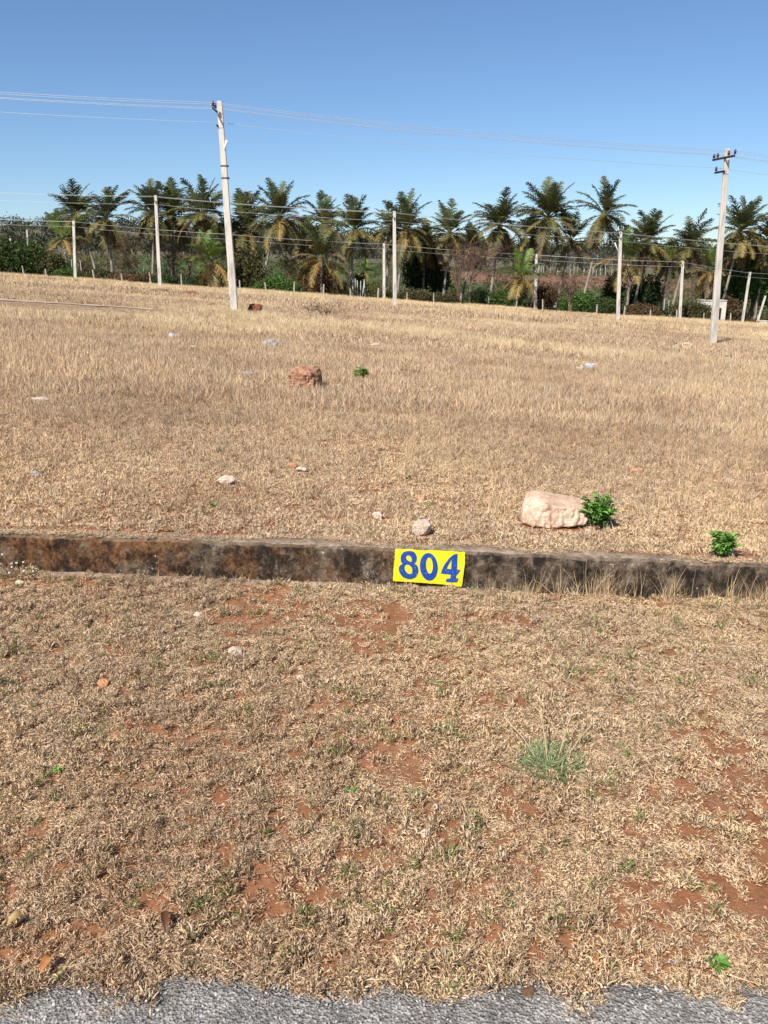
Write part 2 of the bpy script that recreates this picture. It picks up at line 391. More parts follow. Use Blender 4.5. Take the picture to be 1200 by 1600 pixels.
# ------------------------------------------------------------------ the plot number painted on the kerb
def zoomed(x, y, Y): return at(580 + x / 6.667, 830 + y / 6.667, Y)
def smooth_loop(p, k=5):
    out = []; n = len(p)
    for i in range(n):
        a, b, c, d = (Vector(p[(i + j - 1) % n]) for j in range(4))
        for s in range(k):
            t = s / k; out.append(.5 * ((2 * b) + (c - a) * t + (2 * a - 5 * b + 4 * c - d) * t * t + (3 * b - a - 3 * c + d) * t ** 3))
    return out
def flat_shape(name, loops, Y, thick, mat, parent):
    cu = bpy.data.curves.new(name, 'CURVE'); cu.dimensions = '2D'; cu.fill_mode = 'BOTH'; cu.extrude = thick / 2
    for lp in loops:
        sp = cu.splines.new('POLY'); sp.points.add(len(lp) - 1); sp.use_cyclic_u = True
        for q, (x, y) in zip(sp.points, lp):
            w = zoomed(x, y, Y); q.co = (w.x, w.z, 0, 1)
    tmp = bpy.data.objects.new('tmp', cu); COL.objects.link(tmp)
    me = bpy.data.meshes.new_from_object(tmp.evaluated_get(bpy.context.evaluated_depsgraph_get()))
    bpy.data.objects.remove(tmp); bpy.data.curves.remove(cu); me.name = name
    for v in me.vertices: v.co = (v.co.x, Y - v.co.z, v.co.y)
    bm = bmesh.new(); bm.from_mesh(me); bmesh.ops.remove_doubles(bm, verts=bm.verts, dist=1e-5); bmesh.ops.recalc_face_normals(bm, faces=bm.faces)
    bm.to_mesh(me); bm.free(); me.materials.clear(); me.materials.append(mat)
    o = obj(name, me, parent); o.matrix_parent_inverse = parent.matrix_world.inverted() if parent else Matrix(); return o
def build_sign():
    c = zoomed(600, 520, 3.89); t = thing('number_sign', 'yellow painted plate with blue 804 on the front of the kerb', 'sign', c)
    bpy.context.view_layer.update()
    t.matrix_world  # evaluated
    edge = [(222, 515), (240, 340), (252, 183), (430, 190), (470, 196), (640, 202), (700, 203), (860, 212), (980, 217), (968, 380), (942, 578), (700, 548), (450, 530)]
    rr = random.Random(2); edge = [(x + rr.gauss(0, 2.2), y + rr.gauss(0, 2.2)) for a, b in zip(edge, edge[1:] + edge[:1]) for x, y in [(a[0] + (b[0] - a[0]) * q / 6, a[1] + (b[1] - a[1]) * q / 6) for q in range(6)]]
    flat_shape('plate', [edge], 3.8915, .008, M['yellow'], t)
    eight = smooth_loop([(390, 207), (430, 210), (460, 232), (474, 270), (470, 310), (452, 335), (477, 357), (490, 395), (485, 440), (460, 478), (415, 497), (375, 494), (330, 475), (298, 435), (287, 390), (297, 360), (325, 338), (310, 318), (306, 280), (315, 245), (345, 215)])
    h1 = smooth_loop([(385, 250), (410, 262), (422, 290), (417, 318), (400, 315), (375, 300), (362, 275), (368, 255)])
    h2 = smooth_loop([(375, 345), (400, 355), (422, 380), (428, 410), (420, 438), (400, 447), (375, 435), (355, 410), (346, 380), (355, 352)])
    el = lambda cx, cy, rx, ry: [(cx + rx * math.cos(a) + ry * .05 * math.sin(a), cy + ry * math.sin(a)) for a in np.linspace(0, 2 * math.pi, 40, endpoint=False)]
    four = [(900, 237), (893, 400), (928, 405), (905, 440), (885, 462), (882, 490), (910, 493), (893, 530), (835, 531), (775, 525), (785, 495), (825, 490), (828, 450), (728, 440), (735, 405), (765, 345), (810, 285), (850, 250), (875, 238)]
    for lp in ([eight, h1, h2], [el(600, 370, 93, 143), el(606, 357, 36, 86)], [four, [(838, 290), (832, 395), (785, 392), (800, 355)]]):
        flat_shape('digit', lp, 3.8865, .0025, M['blue'], t)
build_sign()

# ------------------------------------------------------------------ utility poles and their wires
POLES_GROUP = 'concrete utility poles'
def pole_shaft(H, w0, w1, d0, d1, lean, seed):
    V = []; F = []; n = 9
    for i in range(n):
        t = i / (n - 1); z = -.5 + t * (H + .5); q = z / H
        w = (w0 + (w1 - w0) * t) / 2; d = (d0 + (d1 - d0) * t) / 2; b = .02
        ox = lean[0] * max(z, 0) + .02 * mnoise.noise(Vector((seed, z * .4, 0))); oy = lean[1] * max(z, 0)
        for x, y in ((-w + b, -d), (w - b, -d), (w, -d + b), (w, d - b), (w - b, d), (-w + b, d), (-w, d - b), (-w, -d + b)):
            V.append((ox + x, oy + y, z))
    for i in range(n - 1):
        for k in range(8): F.append((i * 8 + k, i * 8 + (k + 1) % 8, i * 8 + 8 + (k + 1) % 8, i * 8 + 8 + k))
    F.append(tuple(range((n - 1) * 8, n * 8)))
    return mesh('shaft', V, F, M['pole'])
def insulator_mesh():
    m = MB(); prof = [(0, .012), (.05, .012), (.05, .05), (.08, .058), (.10, .04), (.12, .055), (.15, .05), (.17, .03), (.19, .038), (.21, .03), (.22, .01)]
    m.tube([(0, 0, z) for z, r in prof], [r for z, r in prof], 8); return m.mesh('insulator', M['insul'], True)
INS = insulator_mesh()
def arm_mesh(y0, y1):
    m = MB(); m.box((-.035, y0, -.035), (.035, y1, -.027)); m.box((-.035, y0, -.027), (-.027, y1, .04)); m.box((.02, -.1, -.03), (.028, .1, .03)); return m.mesh('crossarm', M['steel'])
def make_pole(base, top, w0, w1, label, rz=0, arms=None, bands=(), lamp=None):
    base = Vector(base); H = top.z - base.z; lean = ((top.x - base.x) / H, (top.y - base.y) / H)
    t = thing('utility_pole', label, 'utility pole', base, POLES_GROUP, rz)
    c, s = math.cos(-rz), math.sin(-rz); lean = (lean[0] * c - lean[1] * s, lean[0] * s + lean[1] * c)
    obj('shaft', pole_shaft(H, w0, w1, w0 * .55, w1 * .6, lean, base.x), t)
    hooks = []
    for dz, y0, y1, pins in arms or ():
        z = H - dz; d = w1 * .3 + .04
        a = obj('crossarm', arm_mesh(y0, y1), t, (lean[0] * z - w1 / 2 - .03, lean[1] * z, z))
        for y in pins:
            obj('insulator', INS, a, (0, y, .02)); hooks.append(Matrix.Rotation(rz, 3, 'Z') @ Vector((lean[0] * z - w1 / 2 - .03, lean[1] * z + y, z + .19)) + base)
    for dz in bands:
        z = H - dz; w = (w0 + (w1 - w0) * z / H); m = MB(); m.box((-w / 2 - .012, -w * .3 - .012, -.02), (w / 2 + .012, w * .3 + .012, .02)); m.box((w / 2, -.03, -.04), (w / 2 + .06, .03, .03))
        obj('band', m.mesh('band', M['steel']), t, (lean[0] * z, lean[1] * z, z))
    if lamp:
        z = H - lamp[0]; m = MB(); m.tube([(0, 0, 0), (lamp[1] * .35, -.1, lamp[2] * .4), (lamp[1], -.15, lamp[2])], [.03, .035, .055], 8)
        obj('lamp_tube', m.mesh('lamp_tube', M['white'], True), t, (lean[0] * z + lamp[1] * .3, lean[1] * z, z))
    return hooks
def wire(label, groups, r, sag):
    pts = []
    for a, b in zip(groups[:-1], groups[1:]):
        for k in range(14):
            u = k / 14; p = a.lerp(b, u); p.z -= sag * (b - a).length ** 2 / 400 * 4 * u * (1 - u); pts.append(p)
    pts.append(groups[-1]); m = MB(); m.tube(pts, r, 5)
    tag(obj('overhead_wire', m.mesh('overhead_wire', M['wire'], True)), label, 'wire', 'overhead wires')
def gp(x, y, dz=0): return Vector((x, y, gz(x, y) + dz))
ARM4 = ((.36, -.78, .78, (-.72, -.3, .46, .72)), (.88, -.12, .56, (.5,)))
def near_row():
    b1 = Vector((-6.25, 35.69, 0)); b1.z = gz(b1.x, b1.y); t1 = at(343, 158, 35.69)
    b2 = Vector((14.34, 36.88, 0)); b2.z = gz(b2.x, b2.y); t2 = at(1137, 232, 36.88)
    b0 = gp(-27.2, 34.0); t0 = b0 + Vector((-.1, 0, 7.75)); b3 = gp(35, 38.2); t3 = b3 + Vector((.2, 0, 7.6))
    rz = math.atan2(1.19, 20.6)
    A = (b0, t0, 'concrete pole beyond the left edge of the field carrying the near wires'), (b1, t1, 'tall leaning concrete pole with a red soil mound beside its foot'), \
        (b2, t2, 'tall thick concrete pole with two dark crossarms, in front of the white shed'), (b3, t3, 'concrete pole beyond the right edge of the field carrying the near wires')
    H = []
    for i, (b, t, l) in enumerate(A):
        H.append(make_pole(b, t, .31, .205, l, rz + (.16 if i == 2 else -.06 if i == 1 else 0), ARM4, (2.35, 2.8) if i == 1 else (), (1.85, .16, .42) if i == 1 else None))
    names = ['outermost near wire on the road side of the tall pole tops', 'second near wire from the road side on the tall pole tops', 'third near wire from the road side on the tall pole tops', 'near wire on the palm side of the tall pole tops', 'lowest near wire, alone on the short lower crossarms']
    for k in range(5): wire(names[k], [h[k] for h in H], .0076, .17)
def plain_row(spec, names, r, sag, w0, w1):
    H = []
    for x, Y, base_py, topx, topy, label, rz, extra in spec:
        b = gp(x, Y); t = at(topx, topy, Y) if topx is not None else b + Vector((0, 0, 7.8))
        h = make_pole(b, t, w0, w1, label, rz, ((.3, -.5, .5, (-.45, .45)), (.95, -.1, .5, (.42,))), (), extra); H.append(h)
    for k in range(3): wire(names[k], [h[k] for h in H], r, sag)
near_row()
plain_row([(-42.5, 82, 0, None, 0, 'concrete pole of the middle line standing beyond the left edge', .0, None),
           (-21.04, 80.95, 0, 243, 305, 'concrete pole standing on a low soil mound before a pair of palms', 0, None),
           (.94, 74.18, 0, 616, 330, 'upright pale pole before a forked pair of palms, beside a slimmer pole', 0, None),
           (21.53, 78.48, 0, 970, 362, 'pale pole with a slanted white lamp tube near its top', 0, (1.9, -.45, .95)),
           (43.5, 80.5, 0, None, 0, 'concrete pole of the middle line standing beyond the right edge', 0, None)],
          ['upper wire of the middle line on its road side', 'upper wire of the middle line on its palm side', 'lower wire of the middle line of poles'], .0105, .12, .34, .26)
plain_row([(-66, 124, 0, None, 0, 'slim pole of the far line beyond the left edge', 0, None),
           (-43.88, 122.82, 0, 115, 345, 'slim white pole in front of the leftmost palms by the fence', 0, None),
           (-22.4, 123.8, 0, 361, 365, 'slim pole of the far line hidden behind the tall leaning pole', 0, None),
           (0., 125.15, 0, 600, 380, 'slim white pole just left of the upright middle pole', 0, None),
           (22.46, 127.14, 0, 838, 397, 'slim pole next to a short green palm', 0, None),
           (41.96, 120.95, 0, 1067, 408, 'slim pole with a fence post close by its foot, left of the white shed', 0, None),
           (55.1, 131.0, 0, 1172, 425, 'short slim pole leaning right, between the white shed and a stone block', 0, None),
           (70, 133, 0, None, 0, 'slim pole of the far line beyond the right edge', 0, None)],
          ['upper wire of the far line on its road side', 'upper wire of the far line on its palm side', 'lower wire of the far line before the palm trunks'], .0135, .12, .42, .34)
def small_poles():
    for px, py, tpx, tpy, Y, w, label in ((16, 405, 16, 369, 150, .35, 'white pole rising behind the green bush at the left edge'), (42, 380, 42, 359, 230, .4, 'dark thin pole on the far hillside'), ):
        b = gp(at(px, py, Y).x, Y); t = at(tpx, tpy, Y); make_pole(b, t, w, w * .8, label, 0)
small_poles()

# ------------------------------------------------------------------ palms
GREEN, OLIVE, YEL, BRN, LIME = (.095, .108, .038), (.145, .125, .042), (.28, .195, .06), (.19, .12, .06), (.14, .20, .04)
def frond_mesh(elev, droop, colr, seed, full=1.0):
    rr = random.Random(seed); m = MB(); N = 10; p = Vector((0, 0, 0)); e = R(elev); pts = [p.copy()]; dirs = []
    for i in range(N):
        d = Vector((math.cos(e), 0, math.sin(e))); dirs.append(d); p = p + d / N; pts.append(p.copy()); e -= R(droop) / N * (.5 + 1.2 * i / N)
    dirs.append(dirs[-1])
    m.tube(pts, [.011 * (1 - .8 * i / N) + .002 for i in range(N + 1)], 3, tuple(v * 1.5 + .02 for v in colr), False)
    K = 30
    for k in range(K):
        t = .16 + .84 * (k + .5) / K; f = t * N; i = min(int(f), N - 1); q = pts[i].lerp(pts[i + 1], f - i); d = dirs[i]
        up = Vector((-d.z, 0, d.x)) if abs(d.x) > 1e-3 else Vector((-1, 0, 0))
        L = (.275 * math.sin(math.pi * min(1, .18 + t * .82)) ** .6 + .03) * rr.uniform(.75, 1.1) * full
        for sd in (-1, 1):
            if rr.random() < .05: continue
            v = (d * rr.uniform(.45, .75) + Vector((0, sd, 0)) * rr.uniform(.55, .85) + up * rr.uniform(.0, .25)).normalized()
            w = .015; c = tuple(x * rr.uniform(.7, 1.35) for x in colr); P = q.copy(); Vv = []; wd = d * w
            for s in range(3):
                ww = (1, .85, 0)[s]
                if s == 2: Vv.append(P)
                else: Vv += [P - wd * ww, P + wd * ww]
                P = P + v * L / 2; v = (v + Vector((0, 0, -rr.uniform(.35, .8)))).normalized()
            m.add(Vv, [(0, 1, 3, 2), (2, 3, 4)], c)
    return m.mesh('frond', M['frond'])
FR = {}
def fr(key):
    if key not in FR:
        el, dr, c = {'up': (82, 18, GREEN), 'up2': (68, 34, GREEN), 'hi': (53, 44, GREEN), 'hi2': (40, 56, OLIVE), 'mid': (26, 52, GREEN), 'mid2': (12, 50, OLIVE), 'lo': (-8, 48, OLIVE), 'lo2': (-18, 55, YEL), 'dr': (-38, 45, YEL), 'dr2': (-42, 45, OLIVE),
                     'dead': (-62, 25, BRN), 'yup': (80, 25, LIME), 'yhi': (52, 60, LIME), 'ymid': (20, 60, (.12, .13, .035)), 'ybr': (12, 55, (.22, .15, .07))}[key[0]]
        FR[key] = frond_mesh(el, dr, c, hash(key[1]) * 7 + len(FR) * 13)
    return FR[key]
MATURE = ['up'] * 3 + ['up2'] * 5 + ['hi'] * 7 + ['hi2'] * 5 + ['mid'] * 5 + ['mid2'] * 6 + ['lo'] * 6 + ['lo2'] * 3 + ['dr'] * 3 + ['dr2'] * 6 + ['dead'] * 6
YOUNG = ['yup'] * 4 + ['yhi'] * 6 + ['ymid'] * 6 + ['lo2'] * 4 + ['dr'] * 3
WILT = ['yup'] * 3 + ['up2'] * 4 + ['hi'] * 4 + ['mid2'] * 3 + ['ybr'] * 5 + ['lo2'] * 5 + ['dr'] * 4 + ['dead'] * 2
def palm(hx, hy, r, bx, Y, label, kind='m', seed=0):
    Y += 9; rr = random.Random(seed * 31 + 5); hub = at(hx, hy, Y); x0 = at(bx, hy, Y).x; base = Vector((x0, Y + rr.uniform(-.3, .3), 0)); base.z = gz(base.x, base.y)
    H = hub.z - base.z; Lf = r / ppm(Y) * 1.2
    t = thing('coconut_palm', label, 'palm tree', base, 'coconut palms behind the fence')
    d = hub - base; m = MB(); pts = []; rad = []; bend = rr.uniform(-.25, .25)
    for i in range(15):
        u = i / 14; pts.append(Vector((d.x * (u ** 1.15) + bend * math.sin(math.pi * u), d.y * u, d.z * u - .2 * (i == 0))))
        rad.append((.21 if kind == 'm' else .2) * (1 - .38 * u) + .13 * math.exp(-u * 9) + (.018 if i % 2 else 0))
    m.tube(pts, rad, 8); obj('trunk', m.mesh('trunk', M['bark'], True), t)
    m = MB()
    for k in range(22):   # fibrous sheath and old stubs under the crown
        a = rr.uniform(0, 6.28); z = rr.uniform(-.7, .15); v = Vector((math.cos(a), math.sin(a), .9)) * rr.uniform(.2, .5)
        m.tube([d + Vector((0, 0, z)), d + Vector((0, 0, z)) + v], [.10, .02], 4, jit((.13, .085, .045), .3))
    if kind == 'm':
        for k in range(9):
            a = rr.uniform(0, 6.28); c = d + Vector((math.cos(a) * .36, math.sin(a) * .36, rr.uniform(-.55, -.15)))
            m.tube([c + Vector((0, 0, -.13)), c + Vector((0, 0, -.07)), c + Vector((0, 0, .06)), c + Vector((0, 0, .12))], [.04, .12, .12, .03], 6, jit((.22, .16, .05), .3))
    obj('crown_base', m.mesh('crown_base', M['bush'], True), t)
    a0 = rr.uniform(0, 6.28); keys = list({'m': MATURE, 'y': YOUNG, 'w': WILT}[kind]); rr.shuffle(keys)
    sw = rr.uniform(.84, 1.1); few = rr.choice((.04, .08, .16, .24))
    for i, k in enumerate(keys):
        if rr.random() < few: continue
        o = obj('frond', fr((k, i % 3)), t, d + Vector((0, 0, .05)))
        s = Lf * rr.uniform(.86, 1.12) * (1.03 if k[:2] in ('up', 'yu') else 1.04 if k in ('dead', 'dr', 'dr2') else 1) * sw
        o.scale = (s, s, s); o.rotation_euler = (rr.uniform(-.2, .2), rr.uniform(-.22, .22), a0 + i * 2.39996 + rr.uniform(-.3, .3))
PALMS = [
    (118, 335, 40, 143, 131, 'shaded palm left of the broadest crown, behind the leftmost slim pole', 'm'),
    (166, 340, 46, 168, 124, 'broad full palm with a yellow hanging frond, right of the leftmost slim pole', 'm'),
    (98, 375, 36, 99, 121, 'short green palm at the left end of the palm row', 'y'),
    (238, 333, 44, 230, 127, 'palm directly behind the pole on the soil mound', 'm'),
    (270, 338, 42, 266, 131, 'palm crowded between the mound pole and the next palm', 'm'),
    (317, 335, 42, 321, 126, 'tall palm just left of the tall leaning pole, above the short green palm', 'm'),
    (331, 408, 40, 332, 117, 'short lime green palm with yellow lower fronds at the foot of the tall leaning pole', 'y'),
    (382, 360, 42, 386, 130, 'shaggy palm just right of the tall leaning pole', 'm'),
    (437, 338, 46, 404, 125, 'tall palm on a slanted trunk right of the tall leaning pole', 'm'),
    (474, 372, 30, 440, 137, 'small palm half hidden between the slanted-trunk palm and its neighbour', 'm'),
    (505, 350, 36, 512, 133, 'thin crowned palm behind the short palm with straw-brown lower fronds', 'm'),
    (504, 405, 44, 503, 116, 'short palm with lime upright leaves and straw-brown lower fronds', 'w'),
    (554, 360, 44, 546, 124, 'drooping palm beside the cluster of white stakes', 'm'),
    (612, 358, 40, 603, 126, 'left palm of the forked pair behind the upright pale pole', 'm'),
    (634, 358, 42, 621, 124, 'right palm of the forked pair behind the upright pale pole', 'm'),
    (664, 383, 36, 661, 132, 'low dull palm above the dark green round tree', 'm'),
    (702, 365, 42, 694, 128, 'palm left of the reddish bare thorn tree', 'm'),
    (737, 385, 34, 722, 140, 'small palm hidden behind the reddish bare thorn tree', 'm'),
    (781, 352, 43, 768, 122, 'dark full palm with long hanging fronds right of the reddish thorn tree', 'm'),
    (815, 432, 40, 808, 118, 'short green palm beside the slim pole, with yellowing side fronds', 'y'),
    (857, 340, 46, 838, 127, 'tall open palm rising over the short green palm', 'm'),
    (832, 372, 30, 846, 139, 'small crown tucked under the tall open palm', 'm'),
    (893, 378, 38, 872, 129, 'dull palm with mostly hanging brown fronds between the two tallest palms', 'w'),
    (944, 335, 47, 917, 124, 'tallest open palm on a slanted bare trunk left of the lamp pole', 'm'),
    (1011, 378, 42, 996, 128, 'palm just right of the lamp pole, behind the brown drooping one', 'm'),
    (981, 408, 44, 984, 121, 'low palm with spread brown fronds around the lamp pole', 'w'),
    (1077, 385, 44, 1058, 126, 'palm with brown lower fronds left of the thick near pole', 'm'),
    (1046, 408, 34, 1037, 133, 'small brownish palm behind the slim pole left of the shed', 'w'),
    (1109, 425, 32, 1103, 122, 'stunted palm with black drooping fronds beside the thick near pole', 'w'),
    (1157, 362, 44, 1138, 126, 'tall palm right of the thick near pole, above the green tree', 'm'),
    (1200, 376, 40, 1192, 131, 'palm cut by the right edge of the photo', 'm'),
    (570, 424, 20, 570, 158, 'tiny distant palm in the green field behind the white stakes', 'y'),
]
for i, (hx, hy, r, bx, Y, lab, kd) in enumerate(PALMS): palm(hx, hy, r, bx, Y, lab, kd, i + 1)

# ------------------------------------------------------------------ shrubs, bare trees, woods
def leaf_cloud(m, centre, rad, n, size, cols, rr, hollow=.35):
    for _ in range(n):
        v = Vector((rr.gauss(0, 1), rr.gauss(0, 1), rr.gauss(0, 1))).normalized()
        v = v * (hollow + (1 - hollow) * rr.random() ** .55) * (1.3 if rr.random() < .12 else 1)
        v = v * (1 + .55 * mnoise.noise(v * 2.6 + centre * 3.1)); p = centre + Vector((v.x * rad[0], v.y * rad[1], v.z * rad[2]))
        s = size * rr.uniform(.5, 1.3); a = Vector((rr.gauss(0, 1), rr.gauss(0, 1), rr.gauss(0, .7))).normalized(); b = a.orthogonal().normalized(); b = Matrix.Rotation(rr.uniform(0, 6.3), 3, a) @ b
        c = rr.choice(cols); k = rr.uniform(.7, 1.3); c = tuple(x * k for x in c); w = a.cross(b)
        m.add([p - b * s, p + w * s * .45, p + b * s, p - w * s * .45], [(0, 1, 2, 3)], c)
def branchy(m, p, d, L, r, lev, rr, tips, spread=.7):
    n = 3; pts = [p.copy()]; q = p.copy(); dd = d.copy()
    for i in range(n):
        q = q + dd * L / n; dd = (dd + Vector((rr.gauss(0, .16), rr.gauss(0, .16), rr.gauss(.03, .12)))).normalized(); pts.append(q.copy())
    m.tube(pts, [r * (1 - .4 * i / n) for i in range(n + 1)], 4 if lev > 1 else 3, (1, 1, 1), False)
    if lev == 0: tips.append(q); return
    for k in range(rr.choice((3, 3, 4))):
        f = rr.uniform(.35, 1); i = min(int(f * n), n - 1); s = pts[i].lerp(pts[i + 1], f * n - i)
        nd = (dd + Vector((rr.gauss(0, spread), rr.gauss(0, spread), rr.gauss(.1, spread * .7)))).normalized()
        branchy(m, s, nd, L * rr.uniform(.55, .8), r * .55, lev - 1, rr, tips, spread)
LEAFC = {'green': [(.06, .095, .024), (.095, .135, .035), (.045, .07, .02)], 'dark': [(.032, .055, .018), (.05, .08, .026), (.07, .095, .035)], 'brown': [(.13, .08, .035), (.17, .11, .05), (.09, .06, .03)],
         'olive': [(.09, .085, .03), (.12, .105, .04), (.06, .06, .022)], 'bright': [(.07, .14, .025), (.10, .17, .035), (.05, .095, .02)], 'red': [(.12, .065, .05), (.085, .05, .04), (.15, .09, .065)], 'mixed': [(.06, .09, .025), (.13, .09, .04), (.085, .09, .03)]}
def shrub(px, w, top, Y, kind, label, name='scrub_bush', cat='bush', trunk=0., group='shrubs along the fence', seed=0, dens=1.0, base_lift=0):
    Y += 9
    rr = random.Random(seed * 17 + 3); x = at(px, 450, Y).x; b = gp(x, Y); H = max(.4, at(px, top, Y).z - b.z); Wm = w / ppm(Y)
    t = thing(name, label, cat, b, group)
    m = MB(); tips = []
    n0 = 1 if trunk else 4
    for k in range(n0):
        d = Vector((rr.gauss(0, .15 if trunk else .45), rr.gauss(0, .15 if trunk else .45), 1)).normalized()
        branchy(m, Vector((rr.gauss(0, .12) * (not trunk), rr.gauss(0, .1) * (not trunk), -.1)), d, H * (.5 if trunk else .45), (.05 + .018 * H) * (1.5 if trunk else .6), 2, rr, tips, .55)
    obj('trunk' if trunk else 'stem', m.mesh('trunk', M['twig']), t)
    m = MB(); lobes = max(3, int(Wm * 1.6) + 2)
    for k in range(lobes):
        u = (k + .5) / lobes * 2 - 1; cz = H * (trunk + (1 - trunk) * rr.uniform(.25, .72)) * (1 - .25 * abs(u)); rx = Wm * rr.uniform(.2, .32)
        rz_ = min(H * (1 - trunk) * rr.uniform(.3, .5), max(.1, H * (1.02 - .2 * u * u) - cz))
        leaf_cloud(m, Vector((u * Wm * .36, rr.gauss(0, .25) * Wm * .4, cz)), (rx, rx, rz_), int((150 + 110 * Wm) * dens), .15 + .012 * H, LEAFC[kind], rr, .2)
    obj('crown' if trunk else 'foliage', m.mesh('foliage', M['bush']), t)
def bare_tree(px, w, top, Y, kind, label, seed, lev=4):
    rr = random.Random(seed * 13 + 1); b = gp(at(px, 450, Y).x, Y); H = at(px, top, Y).z - b.z; Wm = w / ppm(Y)
    t = thing('thorn_tree', label, 'tree', b, 'bare thorn trees among the palms'); m = MB(); tips = []
    for k in range(2): branchy(m, Vector((rr.gauss(0, .15), 0, -.15)), Vector((rr.gauss(0, .25), rr.gauss(0, .25), 1)).normalized(), H * .42, .11, lev, rr, tips, .62)
    P = np.array(m.V); ex = np.percentile(abs(P[:, 0]), 98); ez = np.percentile(P[:, 2], 99.5)
    P = P * np.array((Wm / 2 / max(ex, .1), Wm / 2 / max(ex, .1), H / ez)); m.V = [tuple(v) for v in P]
    obj('trunk', m.mesh('trunk', M['twig']), t)
    f = MB(); cols = LEAFC[kind]
    for q in tips:
        q = Vector((q.x * Wm / 2 / ex, q.y * Wm / 2 / ex, q.z * H / ez))
        leaf_cloud(f, q, (.34, .34, .3), 13, .10, cols, rr, 0)
    obj('crown', f.mesh('crown', M['bush']), t)
SHR = [
    (10, 64, 368, 117, 'green', 'tall green bush at the left edge of the photo'), (52, 56, 374, 119, 'green', 'green bush second from the left edge, under the far hillside pole'),
    (85, 48, 384, 118, 'mixed', 'browning bush left of the leftmost palms'), (106, 36, 417, 115, 'bright', 'low bright green mound left of the leftmost slim pole'),
    (145, 60, 421, 119, 'olive', 'low olive scrub under the broad full palm'), (205, 74, 424, 120, 'brown', 'low rust brown scrub left of the mound pole'),
    (258, 36, 427, 119, 'dark', 'low dark bush just right of the mound pole'), (305, 40, 430, 121, 'dark', 'dark low bush left of the short lime green palm'),
    (388, 46, 378, 122, 'olive', 'tall olive bush right of the tall leaning pole'), (432, 70, 432, 119, 'bright', 'low bright green scrub at the foot of the slanted palm trunk'),
    (470, 34, 434, 122, 'dark', 'dark low bush left of the round rusty bush'), (494, 50, 415, 117, 'brown', 'round rusty brown bush left of the short wilted palm'),
    (530, 44, 440, 118, 'olive', 'low olive bush in front of the white stakes'), (559, 34, 428, 126, 'dark', 'round dark bush right of the white stakes'),
    (585, 44, 446, 119, 'mixed', 'mixed scrub left of the slim pole and upright pale pole'), (648, 60, 451, 119, 'olive', 'olive scrub right of the upright pale pole'),
    (700, 50, 455, 119, 'mixed', 'mixed low scrub left of the reddish thorn tree'), (752, 40, 452, 121, 'dark', 'dark low bush right of the reddish thorn tree'),
    (793, 52, 449, 120, 'bright', 'bright green low bush left of the short palm by the slim pole'), (852, 42, 442, 121, 'brown', 'upright brown bush right of the slim pole by the short palm'),
    (908, 56, 458, 120, 'bright', 'bright green low scrub under the tallest open palm'), (943, 40, 464, 119, 'green', 'low green scrub left of the lamp pole foot'),
    (957, 36, 416, 131, 'dark', 'dark rounded bush left of the lamp pole'), (1010, 48, 424, 131, 'dark', 'dark rounded bush right of the lamp pole'),
    (1006, 50, 474, 119, 'brown', 'low brown scrub right of the lamp pole foot'), (1082, 64, 470, 118, 'olive', 'olive scrub left of the white shed'),
    (1146, 32, 458, 122, 'brown', 'dry brown bush right of the white shed'),
]
for i, (px, w, top, Y, kd, lab) in enumerate(SHR): shrub(px, w, top, Y, kd, lab, seed=i + 1)
shrub(667, 66, 382, 134, 'dark', 'dark green round tree right of the upright pale pole', 'round_tree', 'tree', .28, 'leafy trees among the palms', 61, 1.3)
shrub(1128, 60, 385, 137, 'green', 'leafy green tree behind the thick near pole and shed', 'leafy_tree', 'tree', .2, 'leafy trees among the palms', 62, 1.3)
shrub(1176, 74, 388, 133, 'bright', 'yellow green leafy tree near the right edge with a dark trunk', 'leafy_tree', 'tree', .42, 'leafy trees among the palms', 63, 1.2)
bare_tree(213, 62, 368, 128, 'brown', 'brown leafless thorn tree between the broad palm and the mound pole', 2)
bare_tree(268, 64, 372, 138, 'brown', 'brown thorn tree spreading behind the mound pole', 3)
bare_tree(728, 92, 378, 120, 'red', 'reddish bare thorn tree, the widest in the row', 4)
bare_tree(888, 46, 425, 121, 'red', 'small purple stemmed bare tree between the two tall palms', 5, 3)
bare_tree(455, 50, 400, 133, 'olive', 'sparse thorn tree right of the slanted palm trunk', 6)
for i, (px, w, top, Y, kd, lab) in enumerate([
    (128, 56, 392, 150, 'brown', 'brown thorn tree behind the leftmost pair of palms'), (178, 50, 388, 152, 'olive', 'olive thorn tree behind the broad palm with the hanging yellow frond'),
    (300, 60, 382, 150, 'brown', 'brown thorn tree left of the tall leaning pole behind the short lime palm'), (345, 60, 388, 156, 'green', 'green thorn tree directly behind the tall leaning pole'),
    (412, 50, 392, 148, 'olive', 'olive tree behind the slanted palm trunk'), (480, 56, 396, 150, 'brown', 'brown thorn tree behind the round rusty bush'),
    (532, 46, 398, 160, 'olive', 'olive tree behind the cluster of white stakes'), (606, 60, 394, 165, 'mixed', 'mixed colour thorn tree behind the forked pair of palms'),
    (690, 54, 398, 150, 'brown', 'brown thorn tree between the dark round tree and the reddish one'), (768, 60, 396, 146, 'red', 'reddish thorn tree behind the dark full palm with hanging fronds'),
    (800, 44, 402, 150, 'brown', 'brown thorn tree behind the short palm by the slim pole'), (1035, 60, 405, 160, 'olive', 'olive thorn tree behind the palms right of the lamp pole'),
    (1085, 60, 408, 158, 'brown', 'brown thorn tree behind the palm left of the thick near pole')]): bare_tree(px, w, top, Y, kd, lab, 20 + i, 3)
